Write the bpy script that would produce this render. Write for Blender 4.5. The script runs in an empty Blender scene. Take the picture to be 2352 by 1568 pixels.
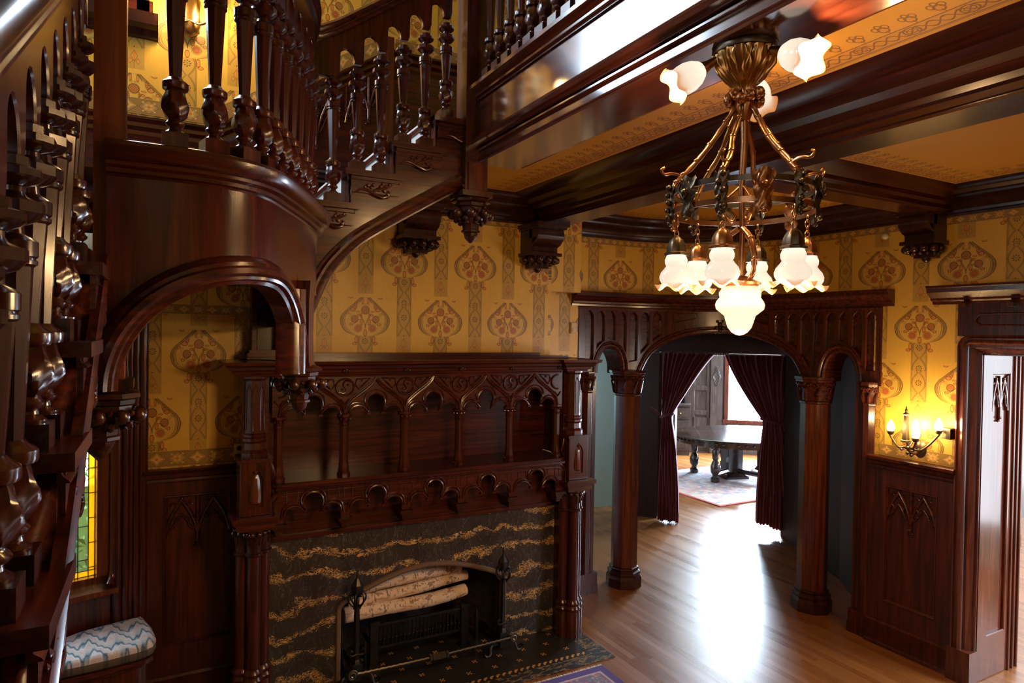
import bpy, bmesh, math, random
from math import pi, sin, cos, radians, sqrt, hypot, atan2
from mathutils import Vector, Matrix
random.seed(7)
SC = bpy.context.scene
COL = SC.collection

# ------------------------------------------------------------------ camera, world, exposure, daylight
cam = bpy.data.cameras.new('camera'); camo = bpy.data.objects.new('camera', cam); COL.objects.link(camo)
F_PX, YAW, PITCH, ROLL = 1495., radians(28.33), radians(-.85), radians(.9)
cam.sensor_width = 36.; cam.lens = F_PX / 2352 * 36.; cam.clip_start = .02
_f = Vector((sin(YAW) * cos(PITCH), cos(YAW) * cos(PITCH), sin(PITCH)))
_r = Vector((cos(YAW), -sin(YAW), 0)); _u = _r.cross(_f)
_R = cos(ROLL) * _r + sin(ROLL) * _u; _U = -sin(ROLL) * _r + cos(ROLL) * _u
camo.matrix_world = Matrix((( _R.x, _U.x, -_f.x, 0), (_R.y, _U.y, -_f.y, 0), (_R.z, _U.z, -_f.z, 2.5), (0, 0, 0, 1)))
SC.camera = camo
SC.view_settings.view_transform = 'Standard'; SC.view_settings.look = 'None'
SC.view_settings.exposure = 0.68; SC.view_settings.gamma = 1.0
try: SC.view_settings.use_curve_mapping = False
except Exception: pass
SC.cycles.max_bounces = 6; SC.cycles.diffuse_bounces = 4; SC.cycles.glossy_bounces = 3
SC.cycles.transmission_bounces = 4; SC.cycles.sample_clamp_indirect = 4.0
SC.cycles.caustics_reflective = False; SC.cycles.caustics_refractive = False

w = bpy.data.worlds.new('sky'); SC.world = w; w.use_nodes = True
w.node_tree.nodes['Background'].inputs[0].default_value = (.80, .90, 1.0, 1)
w.node_tree.nodes['Background'].inputs[1].default_value = 5.0

def area(name, loc, target, sx, sy, power, color):
    l = bpy.data.lights.new(name, 'AREA'); l.shape = 'RECTANGLE'; l.size = sx; l.size_y = sy
    l.energy = power; l.color = color
    o = bpy.data.objects.new(name, l); COL.objects.link(o); o.location = loc
    o.rotation_euler = (Vector(target) - Vector(loc)).to_track_quat('-Z', 'Y').to_euler()
    return o
def point(name, loc, power, color=(1, .58, .26), r=.03):
    l = bpy.data.lights.new(name, 'POINT'); l.energy = power; l.color = color; l.shadow_soft_size = r
    o = bpy.data.objects.new(name, l); COL.objects.link(o); o.location = loc
    return o
DAY = (.62, .80, 1.0)
# daylight entering at the windows
area('daylight dining window', (10.98, 9.62, 1.62), (5.0, 4.6, 0), 1.25, 1.9, 1150, DAY)
area('daylight dining window middle', (12.08, 8.62, 1.6), (5.0, 5.0, 0), 1.1, 1.8, 900, DAY)
area('daylight dining window side', (12.5, 6.9, 1.6), (5.0, 4.7, 0), 1.3, 1.8, 1000, DAY)
area('daylight passage', (4.3, 7.2, 1.9), (5.4, 7.8, 1.2), .6, 1.2, 12, DAY)
area('daylight stair window', (-.71, 4.93, 5.42), (.9, 2.0, 3.6), 1.15, 1.7, 170, DAY)
area('daylight stair side window', (-3.1, 3.3, 4.9), (1.2, 3.6, 3.9), 1.2, 1.6, 90, DAY)
area('daylight front window', (-1.6, -2.5, 3.6), (1.0, 3.0, 2.6), 1.6, 1.6, 12, (.80, .86, 1.0))
area('daylight front door side', (6.5, .4, 1.9), (4.9, 2.6, 1.2), .9, 1.8, 50, (.85, .88, 1.0))

# ------------------------------------------------------------------ node expressions
class E:
    def __init__(s, nt, k): s.nt = nt; s.k = k
    def op(s, o, *a, clamp=False):
        n = s.nt.nodes.new('ShaderNodeMath'); n.operation = o; n.use_clamp = clamp
        for i, v in enumerate((s,) + a):
            if isinstance(v, E): s.nt.links.new(v.k, n.inputs[i])
            else: n.inputs[i].default_value = v
        return E(s.nt, n.outputs[0])
    def __add__(s, o): return s.op('ADD', o)
    __radd__ = __add__
    def __sub__(s, o): return s.op('SUBTRACT', o)
    def __rsub__(s, o): return (s * -1) + o
    def __mul__(s, o): return s.op('MULTIPLY', o)
    __rmul__ = __mul__
    def __truediv__(s, o): return s.op('DIVIDE', o)
    def __neg__(s): return s * -1
    def abs(s): return s.op('ABSOLUTE')
    def sin(s): return s.op('SINE')
    def cos(s): return s.op('COSINE')
    def sqrt(s): return s.op('SQRT')
    def floor(s): return s.op('FLOOR')
    def fr(s): return s.op('FRACT')
    def lt(s, o): return s.op('LESS_THAN', o)
    def gt(s, o): return s.op('GREATER_THAN', o)
    def max(s, o): return s.op('MAXIMUM', o)
    def min(s, o): return s.op('MINIMUM', o)
    def band(s, c, h): return (s - c).abs().lt(h)
    def inv(s): return 1 - s
def rnd(e): return (e + .5).floor()
def dist(x, z, cx, cz, ax=1, az=1):
    a = (x - cx) * (1 / ax); b = (z - cz) * (1 / az)
    return (a * a + b * b).sqrt()

def newmat(name):
    m = bpy.data.materials.new(name); m.use_nodes = True
    nt = m.node_tree; b = nt.nodes['Principled BSDF']
    return m, nt, b
def mixc(nt, f, a, b, mode='MIX'):
    n = nt.nodes.new('ShaderNodeMix'); n.data_type = 'RGBA'; n.blend_type = mode
    for k, v in ((n.inputs[0], f), (n.inputs[6], a), (n.inputs[7], b)):
        if isinstance(v, E): nt.links.new(v.k, k)
        elif isinstance(v, bpy.types.NodeSocket): nt.links.new(v, k)
        elif isinstance(v, (int, float)): k.default_value = v
        else: k.default_value = (*v, 1)
    return n.outputs[2]
def uvxy(nt):
    t = nt.nodes.new('ShaderNodeUVMap'); s = nt.nodes.new('ShaderNodeSeparateXYZ')
    nt.links.new(t.outputs[0], s.inputs[0])
    return E(nt, s.outputs[0]), E(nt, s.outputs[1])
def objxyz(nt):
    t = nt.nodes.new('ShaderNodeTexCoord'); s = nt.nodes.new('ShaderNodeSeparateXYZ')
    nt.links.new(t.outputs['Object'], s.inputs[0])
    return t.outputs['Object'], E(nt, s.outputs[0]), E(nt, s.outputs[1]), E(nt, s.outputs[2])
def noise(nt, vec, scale, detail=3, rough=.5, stretch=None, dist_=0):
    if stretch:
        m = nt.nodes.new('ShaderNodeMapping'); m.inputs['Scale'].default_value = stretch
        nt.links.new(vec, m.inputs[0]); vec = m.outputs[0]
    n = nt.nodes.new('ShaderNodeTexNoise'); n.inputs['Scale'].default_value = scale
    n.inputs['Detail'].default_value = detail; n.inputs['Roughness'].default_value = rough
    n.inputs['Distortion'].default_value = dist_
    nt.links.new(vec, n.inputs['Vector'])
    return E(nt, n.outputs['Fac'])
def ramp(nt, fac, stops):
    r = nt.nodes.new('ShaderNodeValToRGB'); nt.links.new(fac.k, r.inputs[0])
    e = r.color_ramp.elements
    while len(e) < len(stops): e.new(.5)
    for q, (p, c) in zip(e, stops): q.position = p; q.color = (*c, 1)
    return r.outputs[0]
def bump(nt, b, h, strength=.2, d=.01):
    n = nt.nodes.new('ShaderNodeBump'); n.inputs['Strength'].default_value = strength; n.inputs['Distance'].default_value = d
    nt.links.new(h.k, n.inputs['Height']); nt.links.new(n.outputs[0], b.inputs['Normal'])

def wood(name, stretch, dark=(.013, .0026, .0018), mid=(.052, .0088, .0046), light=(.098, .0175, .0085), rough=.27, coat=.22):
    m, nt, b = newmat(name)
    v, x, y, z = objxyz(nt)
    f = noise(nt, v, 1.0, 4, .55, stretch, .6)
    g = noise(nt, v, 1.6, 2, .5)
    c = ramp(nt, f, [(.30, dark), (.52, mid), (.72, light)])
    c = mixc(nt, (g - .35) * .9, c, mid)
    nt.links.new(c, b.inputs['Base Color'])
    b.inputs['Roughness'].default_value = rough
    b.inputs['Coat Weight'].default_value = coat; b.inputs['Coat Roughness'].default_value = .14
    b.inputs['Specular IOR Level'].default_value = .38
    bump(nt, b, f, .02, .003)
    return m
WZ = wood('mahogany upright grain', (38, 38, 2.2))
WX = wood('mahogany grain along x', (2.2, 38, 38))
WY_ = wood('mahogany grain along y', (38, 2.2, 38))
WDK = wood('dark carved mahogany', (20, 20, 6), (.012, .0025, .002), (.032, .0075, .0045), (.06, .016, .009), .28, .2)
WTABLE = wood('dark polished oak', (3, 30, 30), (.010, .006, .005), (.022, .012, .009), (.04, .02, .014), .13, .6)
WBLUE = wood('old grey brown panelling', (30, 30, 3), (.03, .022, .022), (.06, .045, .042), (.09, .07, .065), .35, .2)
WGAL = wood('french polished gallery mahogany', (38, 2.2, 38), (.03, .006, .004), (.085, .019, .010), (.15, .04, .018), .13, 1.0)
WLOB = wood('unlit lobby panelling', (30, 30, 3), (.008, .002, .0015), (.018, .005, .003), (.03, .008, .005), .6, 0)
WPAN = wood('wainscot mahogany', (38, 38, 2.2), rough=.38, coat=.1)
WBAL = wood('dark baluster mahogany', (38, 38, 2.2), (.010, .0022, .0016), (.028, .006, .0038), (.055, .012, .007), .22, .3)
WPOST = wood('lamplit satin post mahogany', (38, 38, 2.2), (.10, .022, .012), (.17, .042, .022), (.24, .07, .035), .42, .1)  # lighter than the other mahogany: chandelier light put into the post colour
WREV = wood('polished door mahogany', (38, 38, 2.2), (.03, .006, .004), (.085, .019, .010), (.15, .04, .018), .2, .5)

def simple(name, col, rough=.5, metal=0., emit=None, es=0., coat=0.):
    m, nt, b = newmat(name)
    b.inputs['Base Color'].default_value = (*col, 1); b.inputs['Roughness'].default_value = rough
    b.inputs['Metallic'].default_value = metal; b.inputs['Coat Weight'].default_value = coat
    if emit: b.inputs['Emission Color'].default_value = (*emit, 1); b.inputs['Emission Strength'].default_value = es
    return m
def metal(name, a, b_, rough=.35, sc=25):
    m, nt, b = newmat(name); v, x, y, z = objxyz(nt)
    n = noise(nt, v, sc, 3)
    nt.links.new(mixc(nt, n, a, b_), b.inputs['Base Color'])
    b.inputs['Metallic'].default_value = 1.; b.inputs['Roughness'].default_value = rough
    bump(nt, b, n, .3, .003)
    return m
BRASS = metal('aged brass', (.62, .36, .12), (.30, .15, .05), .28)
BRONZE = metal('dark bronze', (.10, .085, .07), (.20, .14, .08), .38, 40)
COPPER = metal('coppery brass', (.60, .30, .13), (.36, .16, .07), .30, 30)
IRON = metal('black wrought iron', (.030, .030, .033), (.09, .085, .08), .42, 30)
STEEL = metal('worn steel', (.28, .25, .22), (.14, .12, .10), .38, 30)
STONEB = simple('worn brown edging', (.16, .10, .065), .35)
BULB = simple('lit bulb', (1, .9, .7), .3, 0, (1, .72, .38), 26)
FLAME = simple('lit candle bulb', (1, .9, .7), .3, 0, (1, .74, .36), 45)
PLASTIC = simple('ivory plastic', (.62, .53, .36), .4)
WHITEP = simple('white plastic', (.55, .42, .25), .4)
BLACK = simple('black slots', (.01, .01, .01), .5)
SOOT = simple('sooty firebrick', (.008, .007, .006), .85)
CARPET = simple('pale grey stair carpet', (.42, .42, .40), .95)
LEAD = simple('lead came', (.02, .02, .022), .4, .6)
GREENWALL = simple('sage green plaster', (.30, .40, .34), .8)

def glass_shade():
    m, nt, b = newmat('opal glass shade')
    v, x, y, z = objxyz(nt)
    at = nt.nodes.new('ShaderNodeAttribute'); at.attribute_name = 'rim'
    rim = E(nt, at.outputs['Fac'])
    c = mixc(nt, rim, (1.0, .84, .66), (1.0, .34, .07))
    nt.links.new(mixc(nt, rim, (.12, .10, .08), (.30, .12, .04)), b.inputs['Base Color'])
    nt.links.new(c, b.inputs['Emission Color'])
    nt.links.new((.60 - rim * .22).k, b.inputs['Emission Strength'])
    b.inputs['Roughness'].default_value = .12; b.inputs['Coat Weight'].default_value = .5
    return m
SHADE = glass_shade()

STX, PH = .3032, .914
def wallpaper():
    m, nt, b = newmat('thistle ogee wallpaper')
    U, V = uvxy(nt)                       # U in columns, V in repeats
    gold = noise(nt, nt.nodes.new('ShaderNodeTexCoord').outputs['Object'], 3.0, 5, .65)
    fine = noise(nt, nt.nodes.new('ShaderNodeTexCoord').outputs['Object'], 60.0, 3, .7, (1, 1, .25))
    base = mixc(nt, gold, (.56, .320, .036), (.74, .455, .075))
    base = mixc(nt, (fine - .35) * .5, base, (.40, .22, .035))
    # stripe of the nearest column
    n = rnd(U); par = (n * .5).fr().gt(.25)
    x = (U - n) * STX
    dz = (V + par * .5).fr()
    dz = (dz - dz.gt(.70)) * PH          # z from -.27 .. .64 above own spiral
    ax = x.abs()
    stripe = ax.lt(.058)
    on_ogee = dz.gt(-.058) * dz.lt(.262)
    sm = stripe * on_ogee.inv()
    ph = (dz + .096) * (pi / .16)
    wave = ph.cos().abs() * .041
    l1 = (ax - wave - .004).abs().lt(.0022) + (ax - wave - .011).abs().lt(.0018) + (ax - .0565).abs().lt(.0016) + (ax - .050).abs().lt(.0012)
    zz = ((dz + .096) / .16); zf = (zz - rnd(zz)) * .16
    fr_ = (x * x + zf * zf).sqrt()
    th = fr_ * 0 + nt_atan(zf, x)
    dots = (fr_ - .0185).abs().lt(.0052) * (th * 8).cos().gt(-.2)
    ctr = (fr_ - .006).abs().lt(.0022)
    crest_zone = dz.gt(.262) * dz.lt(.40)
    zc = dz - .30
    dlf = (ax * 1.15 + (zc - .045).abs() * .62).min((ax - .024).abs() * 1.3 + (zc - .012).abs() * .9 + ax * .25)
    leafc = dlf.lt(.022)
    leaf_out = ((dlf - .022).abs().lt(.0022) + ax.lt(.0014) * zc.gt(-.03) * zc.lt(.07)).min(1)
    geo = sm * crest_zone.inv()
    # ogee: the active column of this height
    Vp = V.fr(); act = (Vp - .115).gt(.14) * (Vp - .115).lt(.64)      # odd column active around V=.5+.115
    ev = act.inv()
    colc = ev * (rnd(U * .5) * 2) + act * (rnd((U - 1) * .5) * 2 + 1)
    X = ((U - colc) * STX).abs(); SX = (U - colc) * STX
    Z = (V + act * .5).fr(); Z = (Z - Z.gt(.6)) * PH
    t = (Z + .055) / .329
    fc = nt.nodes.new('ShaderNodeFloatCurve'); nt.links.new(t.k, fc.inputs['Value'])
    pts = [(0, .03 / .2), (.03, .10 / .2), (.12, .155 / .2), (.25, .18 / .2), (.38, .184 / .2), (.50, .165 / .2), (.62, .125 / .2), (.75, .078 / .2), (.87, .036 / .2), (1, 0.)]
    cu = fc.mapping.curves[0]
    cu.points[0].location = pts[0]; cu.points[1].location = pts[-1]
    for p in pts[1:-1]: cu.points.new(*p)
    fc.mapping.update()
    Wd = E(nt, fc.outputs[0]) * .2
    inz = t.gt(0) * t.lt(1)
    e = Wd - X
    def ln(c, h): return (e - c).abs().lt(h)
    ol = (ln(0, .0045) + ln(.0115, .0028) + ln(.0185, .002) * Z.gt(.02) + ln(.030, .0013) * Z.lt(.10)) * inz
    # inner swirling leaf strokes
    sw = (((X - .05) * 190 + (Z - .02) * (Z - .02) * 2600).sin()).abs().lt(.22) * e.gt(.012) * e.lt(.085) * Z.lt(.075) * X.gt(.075) * inz
    heads = [(0, .137, .030, .030), (.080, .068, .026, .027)]
    hd = ho = None
    for cx, cz, ra, rb in heads:
        d = dist(X, Z, cx, cz, ra, rb)
        a = d.lt(1); o = (d - 1).abs().lt(.09)
        hd = a if hd is None else hd + a; ho = o if ho is None else ho + o
    hd = hd.min(1)
    hatch = ((SX + Z) * 420).sin().gt(.55) + ((SX - Z) * 420).sin().gt(.55)
    crown = (Z - .180).abs().lt(.008) * X.lt(.030) * (SX * 900).sin().gt(0)
    crown2 = dist(X, Z, .112, .098, .014, .02).lt(1) * (Z * 800).sin().gt(0)
    sp = dist(X, Z, .054, .0)
    red = sp.lt(.0235)
    rring = (sp - .016).abs().lt(.0018) + (sp - .024).abs().lt(.002) + (sp - .008).abs().lt(.0016) + (sp - .031).abs().lt(.0016)
    lv = None; lo = None
    for cx, cz, ra, rb in [(.095, .140, .019, .015), (.078, .158, .012, .014), (.045, .10, .016, .009), (.03, .045, .012, .022), (0, -.035, .014, .024), (.114, .235, .017, .013),
                           (.072, .175, .010, .018), (.135, .115, .012, .010), (.105, .03, .014, .010), (.02, .205, .008, .02), (.066, -.085, .012, .026), (.080, -.115, .016, .012), (.03, .095, .006, .02), (.055, .125, .014, .006)]:
        d = dist(X, Z, cx, cz, ra, rb)
        a = d.lt(1); o = (d - 1).abs().lt(.13)
        lv = a if lv is None else lv + a; lo = o if lo is None else lo + o
    lv = lv.min(1)
    stem = ((X - (Z - .0) * (Z) * 4).abs().lt(.003) * Z.gt(0) * Z.lt(.11)) + (dist(X, Z, .0, .0, .092, .075) - 1).abs().lt(.03) * Z.gt(.03) * X.gt(.02) * Z.lt(.068)
    arm = (X - (.274 - Z) * .55 - .0).abs().lt(.0025) * Z.gt(.19) * Z.lt(.275)
    c = base
    c = mixc(nt, sm * .55, c, (.30, .175, .035))
    c = mixc(nt, (inz * e.gt(.0)) * .20, c, (.62, .40, .12))
    c = mixc(nt, (inz * e.gt(0) * e.lt(.034) * Z.gt(-.04)) * .35, c, (.26, .15, .035))
    c = mixc(nt, (lv * .85).min(.85), c, (.56, .19, .03))
    c = mixc(nt, sm * crest_zone * leafc * .75, c, (.62, .24, .05))
    c = mixc(nt, hd * .85, c, (.46, .15, .03))
    c = mixc(nt, red * .85, c, (.55, .10, .025))
    dark = (geo * (l1.min(1) * .75 + dots * .9 + ctr * .6)).min(.9)
    d2 = (ol + sw * .75 + ho + rring * .9 + lo + stem + arm + crown * .6 + crown2 * .5 + hd * hatch * .5).min(1) * .85
    d3 = sm * crest_zone * leaf_out * .7
    c = mixc(nt, (dark.max(d2)).max(d3), c, (.085, .045, .010))
    nt.links.new(c, b.inputs['Base Color']); b.inputs['Roughness'].default_value = .42
    b.inputs['Sheen Weight'].default_value = 0
    bump(nt, b, fine, .15, .002)
    return m
def nt_atan(a, b_): return a.op('ARCTAN2', b_)
WP = wallpaper()

def border(name, per=.085, h=.08, bg=(.46, .27, .065)):
    m, nt, b = newmat(name); U, V = uvxy(nt)       # metres along, 0..1 across
    u = (U / per).fr() - .5; v = V - .5
    k = rnd(U / per - .5); alt = (k * .5).fr().gt(.25)
    dia = (u.abs() + v.abs() * 1.05)
    star = (u * v).abs().lt(.012) * dia.lt(.42)
    star2 = ((u.abs() - v.abs()).abs().lt(.07)) * dia.lt(.62)
    d = (dia - .46).abs().lt(.025) + (dia - .36).abs().lt(.018) + (v.abs() - .44).abs().lt(.02) + (v.abs() - .40).abs().lt(.012)
    c = mixc(nt, 0., bg, bg)
    c = mixc(nt, (v.abs().lt(.38) * dia.gt(.46)) * .75, c, (.22, .12, .03))
    c = mixc(nt, star * alt.inv() + star2 * alt, c, (.60, .38, .11))
    c = mixc(nt, (u * u + v * v).sqrt().lt(.09), c, (.52, .16, .04))
    c = mixc(nt, d.min(1) * .8, c, (.10, .055, .015))
    nt.links.new(c, b.inputs['Base Color']); b.inputs['Roughness'].default_value = .45
    return m
BORD = border('star border paper')
BORDB = border('wide star border paper', .12, .1)

def ceiling_paper():
    m, nt, b = newmat('gold ceiling paper'); v, x, y, z = objxyz(nt)
    g = noise(nt, v, 2.5, 4, .6)
    nt.links.new(mixc(nt, g, (.50, .24, .025), (.60, .31, .040)), b.inputs['Base Color']); b.inputs['Roughness'].default_value = .5
    return m
CEILP = ceiling_paper()
def ceil_border():
    m, nt, b = newmat('scroll ceiling border'); U, V = uvxy(nt)   # metres, 0..1 (0 at the wood)
    u = (U / .19).fr() - .5
    s1 = (V - .30 - (U * (2 * pi / .095)).sin() * .10).abs().lt(.022)
    s2 = (V - .30 + (U * (2 * pi / .095)).sin() * .10).abs().lt(.022)
    r1 = ((dist(u, V, 0, .30, .14, .13)) - 1).abs().lt(.12) + ((dist(u, V, 0, .30, .09, .07)) - 1).abs().lt(.14)
    e1 = (V - .12).abs().lt(.016) + (V - .48).abs().lt(.016) + (V - .08).abs().lt(.008)
    u2 = ((U / .095).fr() - .5).abs()
    leaf = (dist(u2, V, .0, .66, .16, .10) - 1).abs().lt(.18) + (dist(u2, V, .18, .74, .10, .07) - 1).abs().lt(.22) + (u2.lt(.02) * V.gt(.48) * V.lt(.6)) + (dist(u2, V, .0, .80, .08, .06) - 1).abs().lt(.3)
    fill = dist(u2, V, .0, .66, .16, .10).lt(1) + (V - .30).abs().lt(.16)
    v, x, y, z = objxyz(nt); g = noise(nt, v, 2.5, 4, .6)
    c = mixc(nt, g, (.50, .24, .025), (.60, .31, .040))
    c = mixc(nt, fill.min(1) * .25, c, (.42, .16, .04))
    c = mixc(nt, (s1 + s2 + r1 + e1 + leaf).min(1) * .85, c, (.15, .045, .012))
    nt.links.new(c, b.inputs['Base Color']); b.inputs['Roughness'].default_value = .5
    return m
CBORD = ceil_border()

def marble():
    m, nt, b = newmat('black and gold veined marble'); v, x, y, z = objxyz(nt)
    n1 = noise(nt, v, 2.2, 4, .6); n2 = noise(nt, v, 9., 5, .65); n3 = noise(nt, v, 26., 4, .6)
    q = z * 5.6 + n1 * 2.1 + x * .15
    ph = (q.fr() - .5).abs()
    f1 = noise(nt, v, 10., 2.6, .5, (.8, 1, 1.5), 1.8); f2 = noise(nt, v, 22., 2.4, .5, (.8, 1, 1.3), 1.6)
    wide = ph + (n2 - .5) * .5
    vA = ((f1 - .50).abs().lt(.012) + (f1 - .58).abs().lt(.010) + (f1 - .42).abs().lt(.009)).min(1) * wide.lt(.15)
    vB = ((f2 - .5).abs().lt(.022) + (f2 - .62).abs().lt(.018)).min(1) * wide.lt(.07)
    n4 = noise(nt, v, 6., 6, .65, (1.6, 1, .9), 1.5); v3 = (n4 - .5).abs().lt(.0028)
    cl = noise(nt, v, 5, 4, .6)
    c = mixc(nt, cl, (.013, .012, .012), (.060, .052, .047))
    c = mixc(nt, v3 * .55, c, (.36, .34, .32))
    c = mixc(nt, (vA + vB).min(1) * .9, c, mixc(nt, n3.gt(.56) * .7, (.66, .38, .12), (.66, .56, .42)))
    nt.links.new(c, b.inputs['Base Color']); b.inputs['Roughness'].default_value = .16
    return m
MARBLE = marble()

def floor_mat():
    m, nt, b = newmat('oak strip floor'); v, x, y, z = objxyz(nt)
    k = (x / .057).floor(); f = (x / .057).fr()
    ky = ((y + k * .73) / 1.4).floor()
    wn = nt.nodes.new('ShaderNodeTexWhiteNoise'); wn.noise_dimensions = '2D'
    cb = nt.nodes.new('ShaderNodeCombineXYZ'); nt.links.new(k.k, cb.inputs[0]); nt.links.new(ky.k, cb.inputs[1]); nt.links.new(cb.outputs[0], wn.inputs['Vector'])
    r = E(nt, wn.outputs['Value'])
    g = noise(nt, v, 1, 4, .6, (60, 2.5, 1), .5)
    c = mixc(nt, r, (.19, .062, .013), (.29, .108, .027))
    c = mixc(nt, (g - .3) * 1.1, c, (.12, .042, .011))
    c = mixc(nt, f.lt(.035) + f.gt(.975), c, (.07, .028, .01))
    nt.links.new(c, b.inputs['Base Color'])
    nt.links.new((g * .14 + r * .06 + .20).k, b.inputs['Roughness'])
    b.inputs['Coat Weight'].default_value = .3; b.inputs['Coat Roughness'].default_value = .22
    return m
FLOOR = floor_mat()
def hearth_mat():
    m, nt, b = newmat('hearth mosaic tile'); v, x, y, z = objxyz(nt)
    # dot band: a chequer line; scattered crosses
    def chk(a, c_, p, h):
        i = (a / p).floor(); j = (c_ / p).floor()
        return ((i + j) * .5).fr().gt(.25)
    d = y - 4.145
    cell = .0125
    ix = (x / cell).floor(); iy = (d / cell).floor()
    mod = ((ix * .25).fr() * 4 + .5).floor()
    zig = iy.band(0, .5) * (mod.band(0, .5) + mod.band(1, .5)) + iy.band(1, .5) * (mod.band(1, .5) + mod.band(2, .5)) + iy.band(-1, .5) * mod.band(0, .5)
    zig = zig * x.gt(.6) * x.lt(2.93)
    px = .21; u = (x / px).fr() * px - px / 2; row = ((y - 4.21) / .135).floor()
    u2 = ((x + row * px * .5) / px).fr() * px - px / 2
    w_ = ((y - 4.21) / .135).fr() * .135 - .0675
    a = (u2 / .012 + .5).floor(); c_ = (w_ / .012 + .5).floor()
    cross = ((a.abs() + c_.abs()).band(0, .5) + a.abs().band(1, .5) * c_.abs().band(1, .5)) * (u2.abs().lt(.018) * w_.abs().lt(.018))
    cross = cross * y.gt(4.21) * x.lt(2.9)
    n = noise(nt, v, 6, 5, .65, (1, 3, 1)); vein = (n - .5).abs().lt(.02) * (y.lt(4.12) + x.gt(2.96)).min(1)
    cl = noise(nt, v, 8, 3)
    c = mixc(nt, cl, (.010, .009, .008), (.030, .024, .019))
    c = mixc(nt, (y.lt(4.12) + x.gt(2.96)).min(1) * cl, c, (.025, .030, .036))
    c = mixc(nt, vein * .7, c, (.34, .20, .08))
    c = mixc(nt, (zig + cross).min(1), c, (.50, .24, .06))
    nt.links.new(c, b.inputs['Base Color']); b.inputs['Roughness'].default_value = .3
    return m
HEARTH = hearth_mat()
def velvet():
    m, nt, b = newmat('burgundy velvet'); v, x, y, z = objxyz(nt)
    n = noise(nt, v, 1, 3, .6, (40, 40, 3))
    nt.links.new(mixc(nt, n, (.045, .004, .012), (.11, .010, .026)), b.inputs['Base Color'])
    b.inputs['Roughness'].default_value = .75; b.inputs['Sheen Weight'].default_value = .5
    b.inputs['Sheen Tint'].default_value = (.6, .2, .3, 1)
    return m
VELVET = velvet()
def birch():
    m, nt, b = newmat('birch bark'); v, x, y, z = objxyz(nt)
    n = noise(nt, v, 1, 4, .6, (7, 30, 30)); s = noise(nt, v, 1, 3, .7, (60, 16, 16)); o = noise(nt, v, 3, 2)
    c = mixc(nt, n, (.62, .42, .27), (.80, .62, .45))
    c = mixc(nt, (o - .55) * 3.2, c, (.62, .30, .08))
    c = mixc(nt, s.gt(.60) * .85, c, (.12, .06, .035))
    c = mixc(nt, n.lt(.40) * .65, c, (.36, .19, .10))
    c = mixc(nt, (noise(nt, v, 1, 3, .6, (9, 14, 14)) ).gt(.62) * .75, c, (.22, .10, .05))
    nt.links.new(c, b.inputs['Base Color']); b.inputs['Roughness'].default_value = .75
    bump(nt, b, n, .4, .004)
    return m
BIRCH = birch()
def rugmat(name, cols, scale=26, ox=0, oy=0, hx=1, hy=1, bw=.06, bcol=(.06, .02, .16)):
    m, nt, b = newmat(name); v, x, y, z = objxyz(nt)
    vo = nt.nodes.new('ShaderNodeTexVoronoi'); vo.inputs['Scale'].default_value = scale; nt.links.new(v, vo.inputs['Vector'])
    d = E(nt, vo.outputs['Distance']); s = nt.nodes.new('ShaderNodeSeparateColor'); nt.links.new(vo.outputs['Color'], s.inputs[0])
    r = E(nt, s.outputs[0])
    c = ramp(nt, r, [(0, cols[0]), (.3, cols[1]), (.55, cols[2]), (.8, cols[3])])
    c = mixc(nt, d.gt(.42) * .7, c, cols[4])
    n = noise(nt, v, 120, 2); c = mixc(nt, n * .35, c, cols[2])
    ex = (x * -1 + hx).min(x + hx).min((y * -1 + hy).min(y + hy))
    c = mixc(nt, ex.lt(bw), c, bcol)
    c = mixc(nt, (ex - bw - .012).abs().lt(.008) * (x * 400 + y * 400).sin().gt(0), c, (.6, .5, .4))
    c = mixc(nt, (ex - bw - .16).abs().lt(.008), c, (.5, .35, .25))
    nt.links.new(c, b.inputs['Base Color']); b.inputs['Roughness'].default_value = .95
    return m
RUG1 = rugmat('red and purple oriental rug', [(.45, .06, .05), (.50, .12, .14), (.10, .17, .26), (.52, .24, .20), (.05, .07, .16)], 34, 0, 0, .9, .6)
RUG2 = rugmat('pale oriental rug', [(.55, .12, .12), (.55, .48, .45), (.62, .58, .56), (.14, .20, .38), (.40, .30, .32)], 12, 0, 0, 1.55, 1.1, .05, (.42, .10, .10))
def flame_stitch():
    m, nt, b = newmat('flame stitch upholstery'); v, x, y, z = objxyz(nt)
    n = noise(nt, v, 9, 3)
    zg = ((x * 7 + y * 2.0).fr() - .5).abs() + ((x * 29).fr() - .5).abs() * .22
    q = (y * 8.0 + x * 3.2 + zg * 2.0 + n * .5).fr()
    c = ramp(nt, q, [(0, (.50, .36, .38)), (.22, (.62, .56, .58)), (.38, (.20, .27, .36)), (.50, (.045, .060, .11)), (.62, (.30, .36, .42)), (.86, (.55, .44, .44))])
    c = mixc(nt, z.lt(.055) * .88, c, (.045, .032, .022))
    nt.links.new(c, b.inputs['Base Color']); b.inputs['Roughness'].default_value = .8
    return m
FLAMEST = flame_stitch()
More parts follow.
